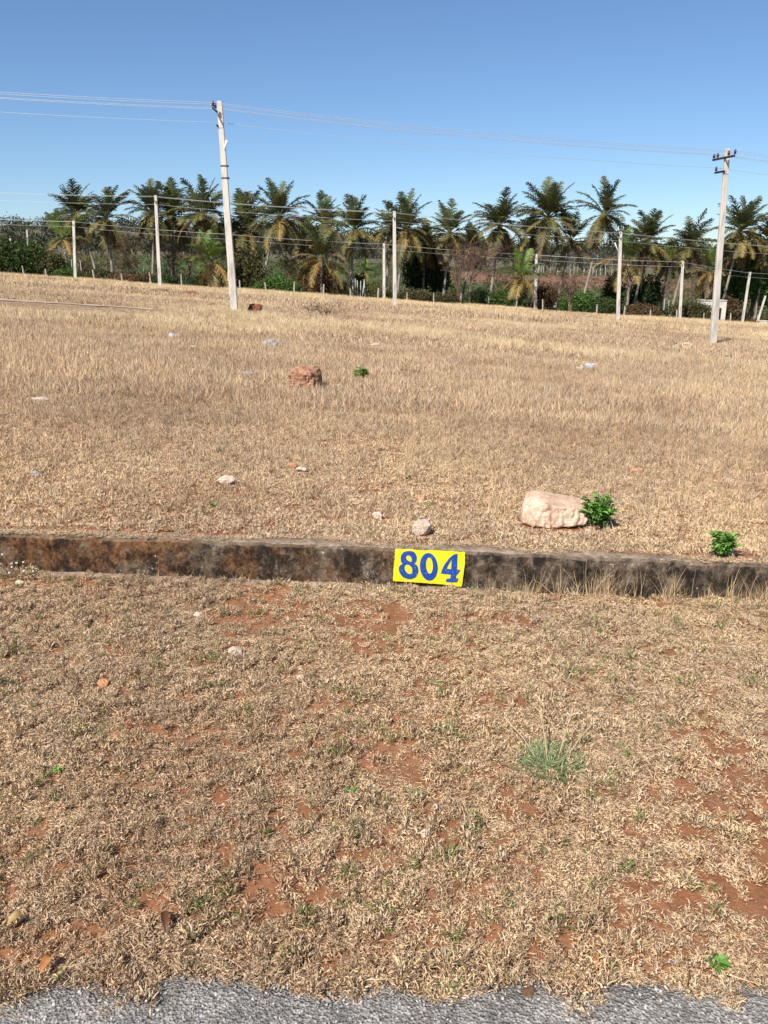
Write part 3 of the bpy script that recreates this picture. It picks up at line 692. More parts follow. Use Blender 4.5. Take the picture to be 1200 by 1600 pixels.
def far_growth():
    # undergrowth along the fence, then the far woods: nobody could count either
    rr = random.Random(5); m = MB()
    for k in range(760):
        x = rr.uniform(-64, 70); Y = 129 + abs(rr.gauss(0, 5)) + 3 * (vnoise(x * .1, 2., 9) - .5)
        if 51 < x < 56.5 and Y < 131: continue
        h = rr.uniform(.25, .95) * (.6 + .7 * vnoise(x * .15, Y * .1, 21)); w = rr.uniform(.5, 1.3)
        v = vnoise(x * .09, Y * .12, 33); cols = LEAFC['brown' if v < .4 else 'olive' if v < .56 else 'green' if v < .66 else 'mixed' if v < .84 else 'bright']
        leaf_cloud(m, Vector((x, Y, gz(x, Y) + h * .5)), (w, w * .8, h * .62), 42, .15, cols, rr, .1)
    obj('undergrowth', m.mesh('undergrowth', M['bush']), kind='stuff')
    m = MB()
    for k in range(2600):   # crops and scrub of the plantation floor
        Y = 140 + 125 * rr.random() ** 1.2; x = rr.uniform(-.56, .56) * Y; v = fbm(x * .04, Y * .05, 35, 3)
        if 12 < x < 90 and 222 < Y < 245 and rr.random() < .75: continue
        h = rr.uniform(.4, 2.0) * (1.9 if rr.random() < .15 else 1); w = rr.uniform(.8, 2.8); cols = LEAFC['brown' if v < .4 else 'olive' if v < .47 else 'green' if v < .55 else 'mixed' if v < .62 else 'dark']
        leaf_cloud(m, Vector((x, Y, gz(x, Y) + h * .4)), (w, w, h * .6), 34, .26, cols, rr, .1)
    obj('plantation_scrub', m.mesh('plantation_scrub', M['bush']), kind='stuff')
    m = MB(); G = [(.045, .058, .03), (.06, .07, .035), (.08, .08, .045), (.09, .075, .05)]
    for k in range(620):
        Y = rr.uniform(275, 470); x = rr.uniform(-.6, .6) * Y; h = rr.uniform(3.5, 8); w = rr.uniform(2, 4.5); z = gz(x, Y)
        if -40 < x < 150 and rr.random() < .35: continue
        c = rr.choice(G); leaf_cloud(m, Vector((x, Y, z + h * .62)), (w, w, h * .42), 60, .75, [c, tuple(v * .7 for v in c)], rr, .3)
        m.tube([(x, Y, z - .3), (x, Y, z + h * .5)], [.25, .15], 4, (.1, .08, .06), False)
    for k in range(330):   # skyline of the left-hand hill
        Y = rr.uniform(560, 800); x = rr.uniform(-.56, .5) * Y; h = rr.uniform(5, 11); w = rr.uniform(3, 8); z = gz(x, Y); c = rr.choice(G[:2])
        leaf_cloud(m, Vector((x, Y, z + h * .4)), (w, w, h * .55), 150, .8, [c, tuple(v * .75 for v in c)], rr, .3)
    obj('distant_woods', m.mesh('distant_woods', M['bush']), kind='stuff')
far_growth()
def grove():
    rr = random.Random(9); kinds = []
    for q in range(4):
        a = MB(); H = 1.; pts = [Vector((0, 0, -.03))]; 
        for i in range(6): pts.append(Vector((rr.gauss(0, .012) + pts[-1].x, rr.gauss(0, .012), (i + 1) / 6 * .95)))
        a.tube(pts, [.014 * (1 - .7 * i / 6) for i in range(7)], 5)
        for k in range(4): s = pts[2 + k // 2]; a.tube([s, s + Vector((rr.gauss(0, .08), rr.gauss(0, .08), .16))], [.006, .003], 3)
        c = MB()
        for k in range(7): leaf_cloud(c, Vector((rr.gauss(0, .09), rr.gauss(0, .09), rr.uniform(.38, .93))), (.11, .11, .10), 46, .03, [(.075, .095, .055), (.05, .07, .036), (.11, .125, .08)], rr, .1)
        kinds.append((a.mesh('trunk', M['stake']), c.mesh('crown', M['bush'])))
    px = np.linspace(838, 1000, 26)
    for i, x in enumerate(px):
        Y = 246 + rr.uniform(0, 26); b = gp(at(x + rr.uniform(-4, 4), 430, Y).x, Y); H = at(x, 396 + rr.uniform(-3, 6), Y).z - b.z
        t = thing('eucalyptus_tree', 'slender pale stemmed tree in the distant grove beyond the red soil', 'tree', b, 'slender trees of the distant grove', rr.uniform(0, 6.3)); t.scale = (H, H, H)
        obj('trunk', kinds[i % 4][0], t); obj('crown', kinds[i % 4][1], t)
grove()

# ------------------------------------------------------------------ fence, stakes, shed, stone block
def fence():
    xs = [40, 74, 110, 149, 192, 236, 284, 330, 375, 416, 459, 505, 548, 590, 636, 678, 720, 764, 808, 850, 892, 935, 978, 1020, 1062, 1105, 1147, 1190, 1232]
    rr = random.Random(3); Y = 123.5; b0 = gp(at(590, 450, Y).x, Y)
    t = thing('boundary_fence', 'row of short stone posts strung with wire along the far edge of the field', 'fence', b0); hs = []
    for px in xs:
        Yp = Y + rr.uniform(-.8, .8); b = gp(at(px, 450, Yp).x, Yp); h = rr.uniform(1.25, 1.75); m = MB(); w = rr.uniform(.09, .12); l = rr.gauss(0, .09)
        m.tube([(0, 0, -.3), (l * .5, .0, h * .5), (l, rr.gauss(0, .04), h)], [w, w * .95, w * .85], 5); obj('post', m.mesh('post', M['post']), t, b - b0); hs.append((b - b0, l, h))
    for f in (.35, .62, .9):
        m = MB(); m.tube([b + Vector((l * f, -.1, h * f)) for b, l, h in hs], .008, 3); obj('strand', m.mesh('strand', M['steel']), t)
fence()
def stakes():
    rr = random.Random(4); m = MB(); m.tube([(0, 0, -.3), (0, 0, 1)], [.075, .065], 6); me = m.mesh('trellis_stake', M['stake'])
    for x0 in (546, 551, 555, 559, 563, 566, 570):
        Y = 126 + rr.uniform(0, 1.5); b = gp(at(x0, 440, Y).x, Y); o = obj('trellis_stake', me, None, b); o.scale = (1, 1, rr.uniform(2.5, 2.9)); o.rotation_euler.y = rr.gauss(0, .05)
        tag(o, 'white stake in the tight cluster between two palms', 'stake', 'clustered white stakes')
    seen = set()
    for x0 in (112, 128, 176, 191, 197, 224, 237, 276, 292, 357, 400, 414, 421, 437, 448, 477, 594, 640, 676, 685, 757, 800, 870, 888, 925, 952, 1000, 1043, 1050, 1056, 1078, 1087, 1112):
        q = min(PALMS, key=lambda p: abs(p[3] - x0)); key = (q[5], x0 < q[3])
        if key in seen: continue
        seen.add(key); Y = 141 + rr.uniform(-4, 14); b = gp(at(x0 + rr.uniform(-1, 1), 430, Y).x, Y); o = obj('trellis_stake', me, None, b); o.scale = (1, 1, rr.uniform(2.2, 3.4)); o.rotation_euler.y = rr.gauss(0, .04)
        q = min(PALMS, key=lambda p: abs(p[2 + 1] - x0)); tag(o, ' '.join(('thin pale stake %s the %s' % ('left of' if x0 < q[3] else 'right of', q[5].split(',')[0])).split()[:16]), 'stake', 'scattered plantation stakes')
stakes()
def shed():
    Y = 129.; x0 = at(1099, 480, Y).x; x1 = at(1135, 480, Y).x; z0 = min(gz(x0, Y), gz(x1, Y)); zt = at(1100, 470, Y).z; w = x1 - x0; h = zt - z0
    t = thing('shed', 'small whitewashed shed with a dark doorway behind the thick near pole', 'shed', ((x0 + x1) / 2, Y, z0)); m = MB(); a = w / 2; th = .18; dx0, dx1, dh = a - 1.45, a - .65, h * .66
    m.box((-a, 0, -.4), (dx0, th, h)); m.box((dx1, 0, -.4), (a, th, h)); m.box((dx0, .0, dh), (dx1, th, h)); m.box((-a, 2.6, -.4), (a, 2.6 + th, h)); m.box((-a, th, -.4), (-a + th, 2.6, h)); m.box((a - th, th, -.4), (a, 2.6, h))
    obj('wall', m.mesh('wall', M['lime']), t)
    m = MB(); m.box((-a - .06, -.1, h + .003), (a + .06, 2.85, h + .1)); obj('roof', m.mesh('roof', M['lime']), t)
    m = MB(); m.box((dx0 + .003, th + .02, -.2), (dx1 - .003, th + .06, dh - .003)); obj('doorway_shade', m.mesh('doorway_shade', M['dark']), t)  # near-black panel paints the shade inside the open doorway
    m = MB(); m.box((-a - .9, .3, -.4), (-a - .004, 1.4, h * .55)); obj('water_trough', m.mesh('water_trough', M['lime']), t)
shed()
def block():
    b = ground(1190, 509); m = MB(); m.box((-.6, -.35, -.25), (.6, .35, .62)); m.box((-.66, -.41, .624), (.66, .41, .72)); bm = m.mesh('stone_block', M['lime'])
    tag(obj('stone_block', bm, None, b), 'whitewashed stone block at the foot of the short post, right edge', 'block')
    Y = b.y + 2; p = gp(at(1183, 500, Y).x, Y); top = at(1196, 462, Y); make_pole(p, top, .3, .25, 'short leaning concrete post rising behind the stone block', 0)
block()

# ------------------------------------------------------------------ stones and soil mounds
ROCKM = {'pink': mat_rock('pinkish_stone', (.44, .27, .165), (.66, .46, .33), (.77, .61, .47), 9), 'red': mat_rock('red_boulder', (.13, .06, .035), (.38, .20, .115), (.60, .40, .27), 9), 'pale': mat_rock('pale_stone', (.44, .34, .25), (.60, .49, .38), (.71, .61, .50), 10),
         'grey': mat_rock('grey_stone', (.22, .21, .20), (.38, .36, .33), (.52, .49, .44), 12), 'orange': mat_rock('orange_stone', (.42, .17, .07), (.58, .28, .14), (.66, .42, .28), 12), 'soil': mat_rock('red_soil', (.10, .035, .02), (.22, .075, .035), (.32, .13, .07), 10),
         'blue': mat_rock('bluish_block', (.32, .36, .40), (.46, .50, .55), (.58, .61, .65), 8), 'brown': mat_rock('brown_clod', (.10, .055, .03), (.20, .11, .06), (.30, .18, .10), 14)}
def rock_mesh(sx, sy, sz, seed, boxy=.5, rough=.12, sub=3, shear=0, pts=None):
    rr = random.Random(seed); bm = bmesh.new()
    if pts:
        for p in pts: bm.verts.new((p[0] * sx, p[1] * sy, p[2] * sz))
    else:
        for k in range(26):
            v = Vector((rr.gauss(0, 1), rr.gauss(0, 1), rr.gauss(0, 1))).normalized(); mxv = max(abs(v.x), abs(v.y), abs(v.z)); v = v.lerp(v / mxv, boxy) * rr.uniform(.85, 1.05)
            bm.verts.new((v.x * sx / 2 + shear * v.z * sz, v.y * sy / 2, (v.z * .5 + .38) * sz))
    r = bmesh.ops.convex_hull(bm, input=bm.verts)
    for v in [v for v in bm.verts if not v.link_faces]: bm.verts.remove(v)
    bmesh.ops.bevel(bm, geom=list(bm.edges), offset=min(sx, sz) * .045, segments=1, affect='EDGES', clamp_overlap=True)
    bmesh.ops.triangulate(bm, faces=bm.faces)
    for k in range(sub):
        lim = max(sx, sy, sz) / (4 * 2 ** k); e = [e for e in bm.edges if e.calc_length() > lim]
        if e: bmesh.ops.subdivide_edges(bm, edges=e, cuts=1); bmesh.ops.triangulate(bm, faces=[f for f in bm.faces if len(f.verts) > 3])
    bm.normal_update(); s = max(sx, sy, sz); off = Vector((seed * 3.7, seed * 1.3, 0))
    for v in bm.verts:
        q = v.co / s; d = mnoise.noise(q * 3.5 + off) * .6 + mnoise.noise(q * 9 + off) * .35 + mnoise.noise(q * 22 + off) * .2
        front = max(0, -v.normal.y) * 1.6 + max(0, -v.normal.x) * .8 + .35
        d += .5 * abs(mnoise.noise(Vector((q.x * 11, q.y * 11, q.z * 5)) + off)) * front - .2
        v.co += v.normal * d * rough * s * .5 * (front if pts else 1)
    me = bpy.data.meshes.new('stone'); bm.to_mesh(me); bm.free(); return me
KEEP = []
def clear(x, y, k=1.0):
    m = np.ones(len(x), bool)
    for a, b, r, q in KEEP: m &= ((x - a) / (r * k)) ** 2 + ((y - b) / (q * k)) ** 2 > 1
    return m
def stone(px, py, wpx, hpx, mat, label, seed, boxy=.5, rough=.12, name='stone', cat='stone', dep=.8, rz=None, sub=3, sink=.08, pts=None, tilt=0, group='loose stones'):
    b = ground(px, py); k = ppm(b.y) * (math.cos(PITCH) if b.y < 9 else 1); w = wpx / k; h = hpx / k
    KEEP.append((b.x, b.y + w * dep * .45, w * .52 + .002 * b.y, w * dep * .5 + .008 * b.y + h * .25))
    me = rock_mesh(w, w * dep, h, seed, boxy, rough, sub, 0, pts); me.materials.append(ROCKM[mat]); me.polygons.foreach_set('use_smooth', [False] * len(me.polygons))
    o = obj(name, me, None, b + Vector((0, w * dep * .4, -sink * h))); o.rotation_euler = (0, tilt, rz if rz is not None else random.Random(seed).uniform(-.5, .5))
    return tag(o, label, cat, group)
BIG = [(-.5, -.1, .1), (-.5, .0, .62), (-.45, .08, .95), (-.38, .34, 1.1), (-.22, .42, 1.12), (.5, .42, .8), (.53, .1, .7), (.44, -.2, .64), (.1, -.3, .78), (-.2, -.30, .88), (-.33, -.30, .66), (-.36, -.42, .15), (-.1, -.44, .02), (.15, -.36, .2), (.45, -.25, .1), (.52, .4, 0), (-.46, .42, 0)]
stone(870, 828, 112, 46, 'pink', 'big pinkish white slab stone beside the leafy green plant near the kerb', 3, .5, .055, 'boulder', 'boulder', .66, .02, 4, .0, BIG, group='large stones')
RED = [(-.5, -.2, .1), (-.46, -.3, .75), (-.3, -.1, .98), (.12, -.2, 1.0), (.32, .0, 1.04), (.44, .1, .8), (.5, .2, .1), (.3, -.42, .1), (.18, -.45, .7), (-.2, -.45, .2), (-.3, -.42, .7), (-.4, .4, .9), (.3, .45, .9), (.45, .45, 0), (-.5, .4, 0), (0, -.45, 0)]
stone(477, 608, 58, 38, 'red', 'rough reddish brown boulder in mid field, left of a small green plant', 5, .5, .11, 'boulder', 'boulder', .8, .1, 4, .06, RED, group='large stones')
STONES = [
    (421, 543, 28, 15, 'grey', 'pale topped grey rock with a dark right side beyond the red boulder', .3, .14), (268, 529, 15, 9, 'blue', 'small squared bluish grey block left in the far field', .95, .03), (384, 588, 26, 9, 'grey', 'flat grey stone left of the red boulder', .4, .1),
    (59, 628, 28, 8, 'pale', 'flat pale slab stone near the left edge of the field', .6, .08), (54, 745, 22, 10, 'grey', 'small grey stone sunk in grass near the left edge', .3, .14), (352, 758, 33, 17, 'pale', 'rounded beige stone in the left half of the field before the kerb', .3, .1),
    (457, 732, 17, 10, 'orange', 'small orange stone touching a beige one in mid field', .3, .12), (471, 739, 20, 11, 'pale', 'small beige stone touching an orange one in mid field', .3, .12), (655, 783, 22, 13, 'orange', 'orange cream stone behind the pale stone above the number sign', .3, .12),
    (660, 838, 36, 30, 'pale', 'pale upright stone right behind the number sign', .4, .12), (590, 812, 18, 14, 'pale', 'small tan stone left of the pale stone above the number sign', .3, .12), (997, 741, 26, 10, 'orange', 'orange flat stone beyond the big slab stone', .3, .12),
    (525, 606, 15, 8, 'pale', 'small white stone just right of the red boulder', .3, .1), (585, 543, 22, 8, 'pale', 'pale flat stone beyond the small green field plant', .4, .1), (908, 580, 16, 9, 'pale', 'white stone touching a bluish block in the right field', .3, .1),
    (922, 578, 16, 12, 'blue', 'bluish white block touching a white stone in the right field', .8, .05), (755, 550, 10, 6, 'pale', 'tiny pale stone in the right half of the far field', .3, .1), (1134, 578, 8, 5, 'pale', 'tiny white stone below the thick near pole', .3, .1),
    (330, 480, 14, 8, 'soil', 'small red clod left of the tall leaning pole', .2, .25), (160, 1076, 23, 17, 'orange', 'orange stone lying in the verge left of centre', .3, .1), (366, 1027, 26, 16, 'pale', 'cream stone half buried in the verge below the kerb', .3, .12),
    (309, 968, 20, 12, 'pale', 'small pale stone just below the kerb footing', .3, .12), (468, 1066, 13, 12, 'pale', 'tiny pale stone right of the cream stone in the verge', .3, .12), (664, 1312, 24, 18, 'pale', 'cream coloured stone alone low in the middle of the verge', .3, .1),
    (828, 1562, 32, 22, 'brown', 'brown clod on the asphalt edge, lower right', .3, .12), (30, 917, 20, 10, 'pale', 'pale stone close under the left end of the kerb', .3, .1), (740, 592, 9, 6, 'pale', 'tiny cream stone in mid field right of the green plant', .3, .1),
    (300, 544, 12, 5, 'pale', 'tiny pale stone right of the squared block', .3, .1), (1075, 542, 30, 7, 'pale', 'low pale heap left of the thick near pole foot', .2, .2),
]
for i, (px, py, w, h, mt, lab, bx, rg) in enumerate(STONES): stone(px, py, w, h, mt, lab, 20 + i, bx, rg, dep=.75, sub=3 if w > 20 else 2, sink=.02)
def mound(px, py, wpx, hpx, label, mat='soil', seed=1, rough=.2):
    o = stone(px, py, wpx, hpx, mat, label, seed, .0, rough, 'soil_mound', 'mound', .8, 0, 4, -.12, group='mounds of soil'); o.data.polygons.foreach_set('use_smooth', [True] * len(o.data.polygons))
mound(398, 491, 28, 17, 'dark red soil mound just right of the tall leaning pole', seed=71)
mound(246, 460, 32, 10, 'brown earth mound at the foot of the pole before paired palms', 'brown', 72)
mound(285, 463, 52, 7, 'long low reddish earth heap right of the mound pole', 'soil', 73); mound(640, 586, 40, 8, 'low brown earth hump in mid field right of the small green plant', 'brown', 74)

# ------------------------------------------------------------------ small leafy plants
def leaf_patch(m, p, dirv, L, w, c, fold=.25):
    d = Vector(dirv).normalized(); s = d.cross(Vector((0, 0, 1)))
    s = s.normalized() if s.length > .05 else Vector((1, 0, 0)); n = s.cross(d)
    V = [p]; 
    for t, k in ((.3, .85), (.62, 1.)): V += [p + d * L * t + s * w * .5 * k + n * w * fold * k - n * L * t * t * .25, p + d * L * t - s * w * .5 * k + n * w * fold * k - n * L * t * t * .25, p + d * L * t - n * L * t * t * .25]
    V.append(p + d * L - n * L * .3)
    m.add(V, [(0, 3, 1), (0, 2, 3), (3, 6, 4, 1), (2, 5, 6, 3), (6, 7, 4), (5, 7, 6)], c)
def plant(px, py, wpx, hpx, n, label, leaf=.045, seed=1, cols=((.13, .29, .04), (.19, .40, .07), (.08, .19, .028), (.22, .36, .09)), name='leafy_plant', cat='plant', group='small green plants', back=0):
    rr = random.Random(seed); b = ground(px, py); b.y += back; b.z = gz(b.x, b.y); k = ppm(b.y); W_, H_ = wpx / k, hpx / k
    t = thing(name, label, cat, b, group); st = MB(); m = MB(); ns = max(4, n // 14)
    for i in range(ns):
        a = rr.uniform(0, 6.28); tip = Vector((math.cos(a) * W_ * .45 * rr.random() ** .5, math.sin(a) * W_ * .4 * rr.random() ** .5, H_ * rr.uniform(.45, .98)))
        st.tube([Vector((0, 0, -.02)), tip * .5 + Vector((0, 0, H_ * .1)), tip], [.004, .003, .002], 4, (.09, .13, .04))
        for j in range(n // ns):
            u = rr.uniform(.3, 1); p = Vector((tip.x * u, tip.y * u, tip.z * (u * .9 + .1))); aa = rr.uniform(0, 6.28)
            leaf_patch(m, p, (math.cos(aa), math.sin(aa), rr.uniform(-.1, .7)), leaf * rr.uniform(.6, 1.15), leaf * rr.uniform(.45, .7), jit(rr.choice(cols), .2))
    obj('stem', st.mesh('stem', M['seed']), t); obj('foliage', m.mesh('foliage', M['leaf']), t)
plant(934, 828, 66, 62, 420, 'bushy bright green plant at the right end of the slab stone', .042, 1)
plant(1128, 876, 50, 47, 280, 'bright green plant growing just behind the kerb, right side', .040, 2)
plant(563, 594, 34, 22, 220, 'small green plant in mid field right of the red boulder', .07, 3)
plant(1053, 544, 12, 10, 40, 'tiny green plant left of the thick near pole', .09, 4); plant(1137, 563, 18, 8, 60, 'low green plant right of the thick near pole foot', .09, 5)
plant(1120, 1508, 40, 22, 16, 'few fresh green leaves in the lower right of the verge', .030, 6); plant(94, 1206, 20, 14, 22, 'tiny green sprout in the left of the verge', .02, 7)
plant(149, 581, 16, 8, 40, 'dull green weed in the left of the field', .05, 8, ((.12, .15, .05), (.09, .12, .04))); plant(637, 752, 16, 10, 30, 'tiny dark green weed in mid field above the orange cream stone', .025, 9, ((.07, .11, .03), (.1, .14, .04)))
plant(610, 482, 14, 6, 60, 'small green weed right at the foot of the slim and upright poles', .16, 10); plant(428, 466, 14, 5, 50, 'small green weed beyond the red soil mound', .16, 11)
plant(122, 444, 16, 7, 60, 'green weed at the foot of the leftmost slim pole', .18, 12); plant(1092, 508, 12, 6, 50, 'green weed left of the shed before the fence', .16, 13); plant(1023, 512, 12, 6, 50, 'green weed right of the lamp pole foot', .14, 14)
plant(178, 797, 16, 8, 24, 'tiny green weed behind the left part of the kerb', .02, 15); plant(335, 795, 16, 10, 26, 'tiny green weed behind the kerb left of centre', .022, 16); plant(550, 1243, 18, 9, 20, 'tiny green sprout near the middle of the verge', .018, 17)
plant(680, 536, 20, 10, 26, 'thin green weeds standing in the far right field', .10, 18, ((.12, .17, .05), (.09, .13, .04)))
def brush(px, py, wpx, hpx, label, seed):
    rr = random.Random(seed); b = ground(px, py); k = ppm(b.y); t = thing('dry_brush', label, 'brush', b); m = MB(); tips = []
    for i in range(9): branchy(m, Vector((rr.uniform(-.4, .4) * wpx / k, 0, -.02)), Vector((rr.gauss(0, .7), rr.gauss(0, .5), .8)).normalized(), hpx / k * .7, .02, 2, rr, tips)
    obj('twig', m.mesh('twig', M['twig']), t)
brush(497, 494, 44, 26, 'heap of dark dry brushwood right of the red soil mound', 1)
def flowering_weed():
    rr = random.Random(8); b = ground(45, 897); b.y = 3.78; b.z = gz(b.x, b.y); t = thing('flowering_weed', 'dry weed with tiny white flowers before the left end of the kerb', 'weed', b); st = MB(); fl = MB()
    for i in range(30):
        x0 = rr.gauss(-.1, .13); h = rr.uniform(.04, .16) * (1 - .7 * abs(x0) / .4); p = Vector((x0 + rr.gauss(0, .03), rr.gauss(.03, .02), max(.03, h)))
        st.tube([Vector((x0 * .6, .02, -.01)), p * .6 + Vector((0, 0, .01)), p], [.0016, .0013, .001], 3, (.3, .24, .14)); s = rr.uniform(.003, .006)
        for q in range(5): a = q * 1.257 + i; leaf_patch(fl, p, (math.cos(a), math.sin(a) - .5, .35), s * 1.4, s, (1, 1, 1))
        fl.tube([p + Vector((0, -.002, -.003)), p + Vector((0, -.002, .004))], [.004, .003], 5)
    obj('stem', st.mesh('stem', M['seed']), t); obj('flower', fl.mesh('flower', M['flower']), t)
flowering_weed()
def grass_clump():
    rr = random.Random(12); random.seed(5); b = ground(860, 1195); KEEP.append((b.x, b.y, .07, .06)); t = thing('grass_clump', 'green grass clump with tall dry seed stalks in the right of the verge', 'grass clump', b); m = MB(); s = MB()
    for i in range(1000):
        a = rr.uniform(0, 6.28); r0 = rr.random() ** .6 * .10; o = rr.uniform(.35, 1.1)
        m.blade((math.cos(a) * r0, math.sin(a) * r0, -.004), (math.cos(a) * o + rr.gauss(0, .5), math.sin(a) * o + rr.gauss(0, .5), rr.uniform(.3, 1)), rr.uniform(.025, .075), .0032, (math.cos(a) * .3, math.sin(a) * .3, -rr.uniform(.2, .9)), jit(rr.choice(((.17, .27, .11), (.24, .36, .15), (.32, .36, .19), (.13, .23, .07), (.42, .38, .22))), .2))
    for dx, h, ln in ((-.13, .10, .35), (-.02, .13, .03), (.09, .14, .25), (.17, .10, .5)):
        p0 = Vector((dx * .3, .02, 0)); p1 = Vector((dx * .6, .06, h * .55)); p2 = Vector((dx, .12, h * .95)); s.tube([p0, p1, p2], [.0022, .002, .0016], 4, (.5, .4, .25))
        for q in range(26):
            u = q / 25; p = p1.lerp(p2, .35 + .65 * u); a = rr.uniform(0, 6.28); d = (p2 - p1).normalized() + Vector((math.cos(a), math.sin(a), 0)) * .3; s.blade(p, d, .016, .002, (0, 0, 0), jit((.56, .43, .29), .2), 2)
    obj('blade', m.mesh('blade', M['leaf']), t); obj('seed_stalk', s.mesh('seed_stalk', M['seed']), t)
grass_clump()
def fallen(px, py, L, w, c, label, seed, rz):
    rr = random.Random(seed); b = ground(px, py); m = MB(); N = 7; V = []; F = []
    for i in range(N):
        t = i / (N - 1); hw = w * math.sin(math.pi * (.06 + t * .9)) ** .8 / 2; z = .006 + .014 * math.sin(t * 3.1) + .006 * rr.random()
        for j in (-1, -.5, 0, .5, 1): V.append((t * L - L / 2, j * hw, z + abs(j) ** 1.5 * hw * .6))
    for i in range(N - 1):
        for j in range(4): F.append((i * 5 + j, i * 5 + j + 1, i * 5 + 6 + j, i * 5 + 5 + j))
    m.add(V, F, c); o = obj('fallen_leaf', m.mesh('fallen_leaf', M['leaf'], True), None, b + Vector((0, 0, .012))); o.rotation_euler.z = rz; tag(o, label, 'leaf', 'fallen dry leaves')
fallen(259, 1452, .07, .019, (.16, .07, .03), 'curled dark brown dry leaf in the lower left of the verge', 1, 1.9); fallen(76, 1524, .05, .022, (.5, .22, .08), 'orange dry leaf near the asphalt, lower left', 2, 1.4)
fallen(28, 1452, .045, .026, (.5, .33, .12), 'yellowish dry leaf by the left edge', 3, .6); fallen(928, 1518, .04, .016, (.55, .26, .09), 'narrow orange leaf near the asphalt, right of centre', 4, 1.5); fallen(856, 1456, .022, .012, (.32, .33, .08), 'yellow green leaf lying in the lower verge', 5, .3)

# ------------------------------------------------------------------ grass (nobody could count it)
def scatter_group():
    g = bpy.data.node_groups.new('scatter_tufts', 'GeometryNodeTree')
    g.interface.new_socket('Geometry', in_out='INPUT', socket_type='NodeSocketGeometry'); g.interface.new_socket('Tufts', in_out='INPUT', socket_type='NodeSocketCollection'); g.interface.new_socket('Geometry', in_out='OUTPUT', socket_type='NodeSocketGeometry')
    n = g.nodes; i = n.new('NodeGroupInput'); o = n.new('NodeGroupOutput'); m = n.new('GeometryNodeMeshToPoints'); c = n.new('GeometryNodeCollectionInfo'); p = n.new('GeometryNodeInstanceOnPoints')
    c.inputs['Separate Children'].default_value = True; c.inputs['Reset Children'].default_value = True; p.inputs['Pick Instance'].default_value = True
    def na(name, t): q = n.new('GeometryNodeInputNamedAttribute'); q.data_type = t; q.inputs['Name'].default_value = name; return q.outputs['Attribute']
    L = g.links.new; L(i.outputs[0], m.inputs['Mesh']); L(m.outputs[0], p.inputs['Points']); L(i.outputs[1], c.inputs['Collection']); L(c.outputs[0], p.inputs['Instance'])
    L(na('idx', 'INT'), p.inputs['Instance Index']); L(na('rot', 'FLOAT_VECTOR'), p.inputs['Rotation']); L(na('scl', 'FLOAT_VECTOR'), p.inputs['Scale']); L(p.outputs[0], o.inputs[0]); return g
SG = scatter_group()
def scatter(name, P, meshes, scl, idx=None, tilt=.12, rz=None):
    n = len(P); me = bpy.data.meshes.new(name); me.vertices.add(n); me.vertices.foreach_set('co', np.asarray(P, np.float32).ravel())
    rot = np.stack([RNG.normal(0, tilt, n), RNG.normal(0, tilt, n), RNG.uniform(0, 6.283, n) if rz is None else rz], -1).astype(np.float32)
    s = np.asarray(scl, np.float32); s = np.stack([s, s, s], -1) if s.ndim == 1 else s
    a = me.attributes.new('rot', 'FLOAT_VECTOR', 'POINT'); a.data.foreach_set('vector', rot.ravel()); a = me.attributes.new('scl', 'FLOAT_VECTOR', 'POINT'); a.data.foreach_set('vector', s.ravel())
    a = me.attributes.new('idx', 'INT', 'POINT'); a.data.foreach_set('value', (RNG.integers(0, len(meshes), n) if idx is None else idx).astype(np.int32))
    c = bpy.data.collections.new(name + '_sources')
    for k, q in enumerate(meshes): c.objects.link(bpy.data.objects.new('%s_source_%02d' % (name, k), q))
    o = obj(name, me, kind='stuff'); md = o.modifiers.new('scatter', 'NODES'); md.node_group = SG
    md[[q.identifier for q in SG.interface.items_tree if q.name == 'Tufts'][0]] = c; return o
STRAW = [((.72, .55, .37), 5), ((.65, .49, .33), 5), ((.80, .64, .47), 5), ((.52, .40, .29), 3), ((.36, .26, .18), 3), ((.20, .125, .075), 4), ((.10, .06, .035), 2), ((.62, .55, .47), 2)]  # dry grass tones; the darkest browns also imitate shaded gaps between blades
def pick(extra=()):
    pool = [c for c, w in STRAW for _ in range(w)] + list(extra); return jit(random.choice(pool), .16)
def short_tuft(nb, rad, l0, l1, w, green=0, seed=0, up=.55):
    random.seed(seed); m = MB()
    for k in range(nb):
        a = random.uniform(0, 6.28); r = rad * random.random() ** .55; an = a + random.gauss(0, .9); o = random.uniform(.35, 1.5)
        c = jit(random.choice(((.16, .22, .07), (.24, .28, .12), (.11, .17, .05))), .2) if random.random() < green else pick()
        m.blade((math.cos(a) * r, math.sin(a) * r, random.uniform(-.003, .008)), (math.cos(an) * o, math.sin(an) * o, random.uniform(.15, 1) * up * 2), random.uniform(l0, l1), w * random.uniform(.7, 1.3), (random.gauss(0, 1.5), random.gauss(0, 1.5), -random.uniform(.2, 2.)), c, 3)
    return m.mesh('tuft', M['grass'])
def tall_tuft(nb, rad, l0, l1, w, seed, lean=.35, mat='fgrass', tint=None, seg=2):
    random.seed(seed); m = MB()
    for k in range(nb):
        a = random.uniform(0, 6.28); r = rad * random.random() ** .5; an = random.uniform(0, 6.28); o = abs(random.gauss(0, lean))
        m.blade((math.cos(a) * r, math.sin(a) * r, -.004), (math.cos(an) * o, math.sin(an) * o, 1), random.uniform(l0, l1), w * random.uniform(.7, 1.3), (random.gauss(0, .4), random.gauss(0, .4), -random.uniform(0, .6)), pick() if not tint else jit(tint, .18), seg)
    return m.mesh('tuft', M[mat])
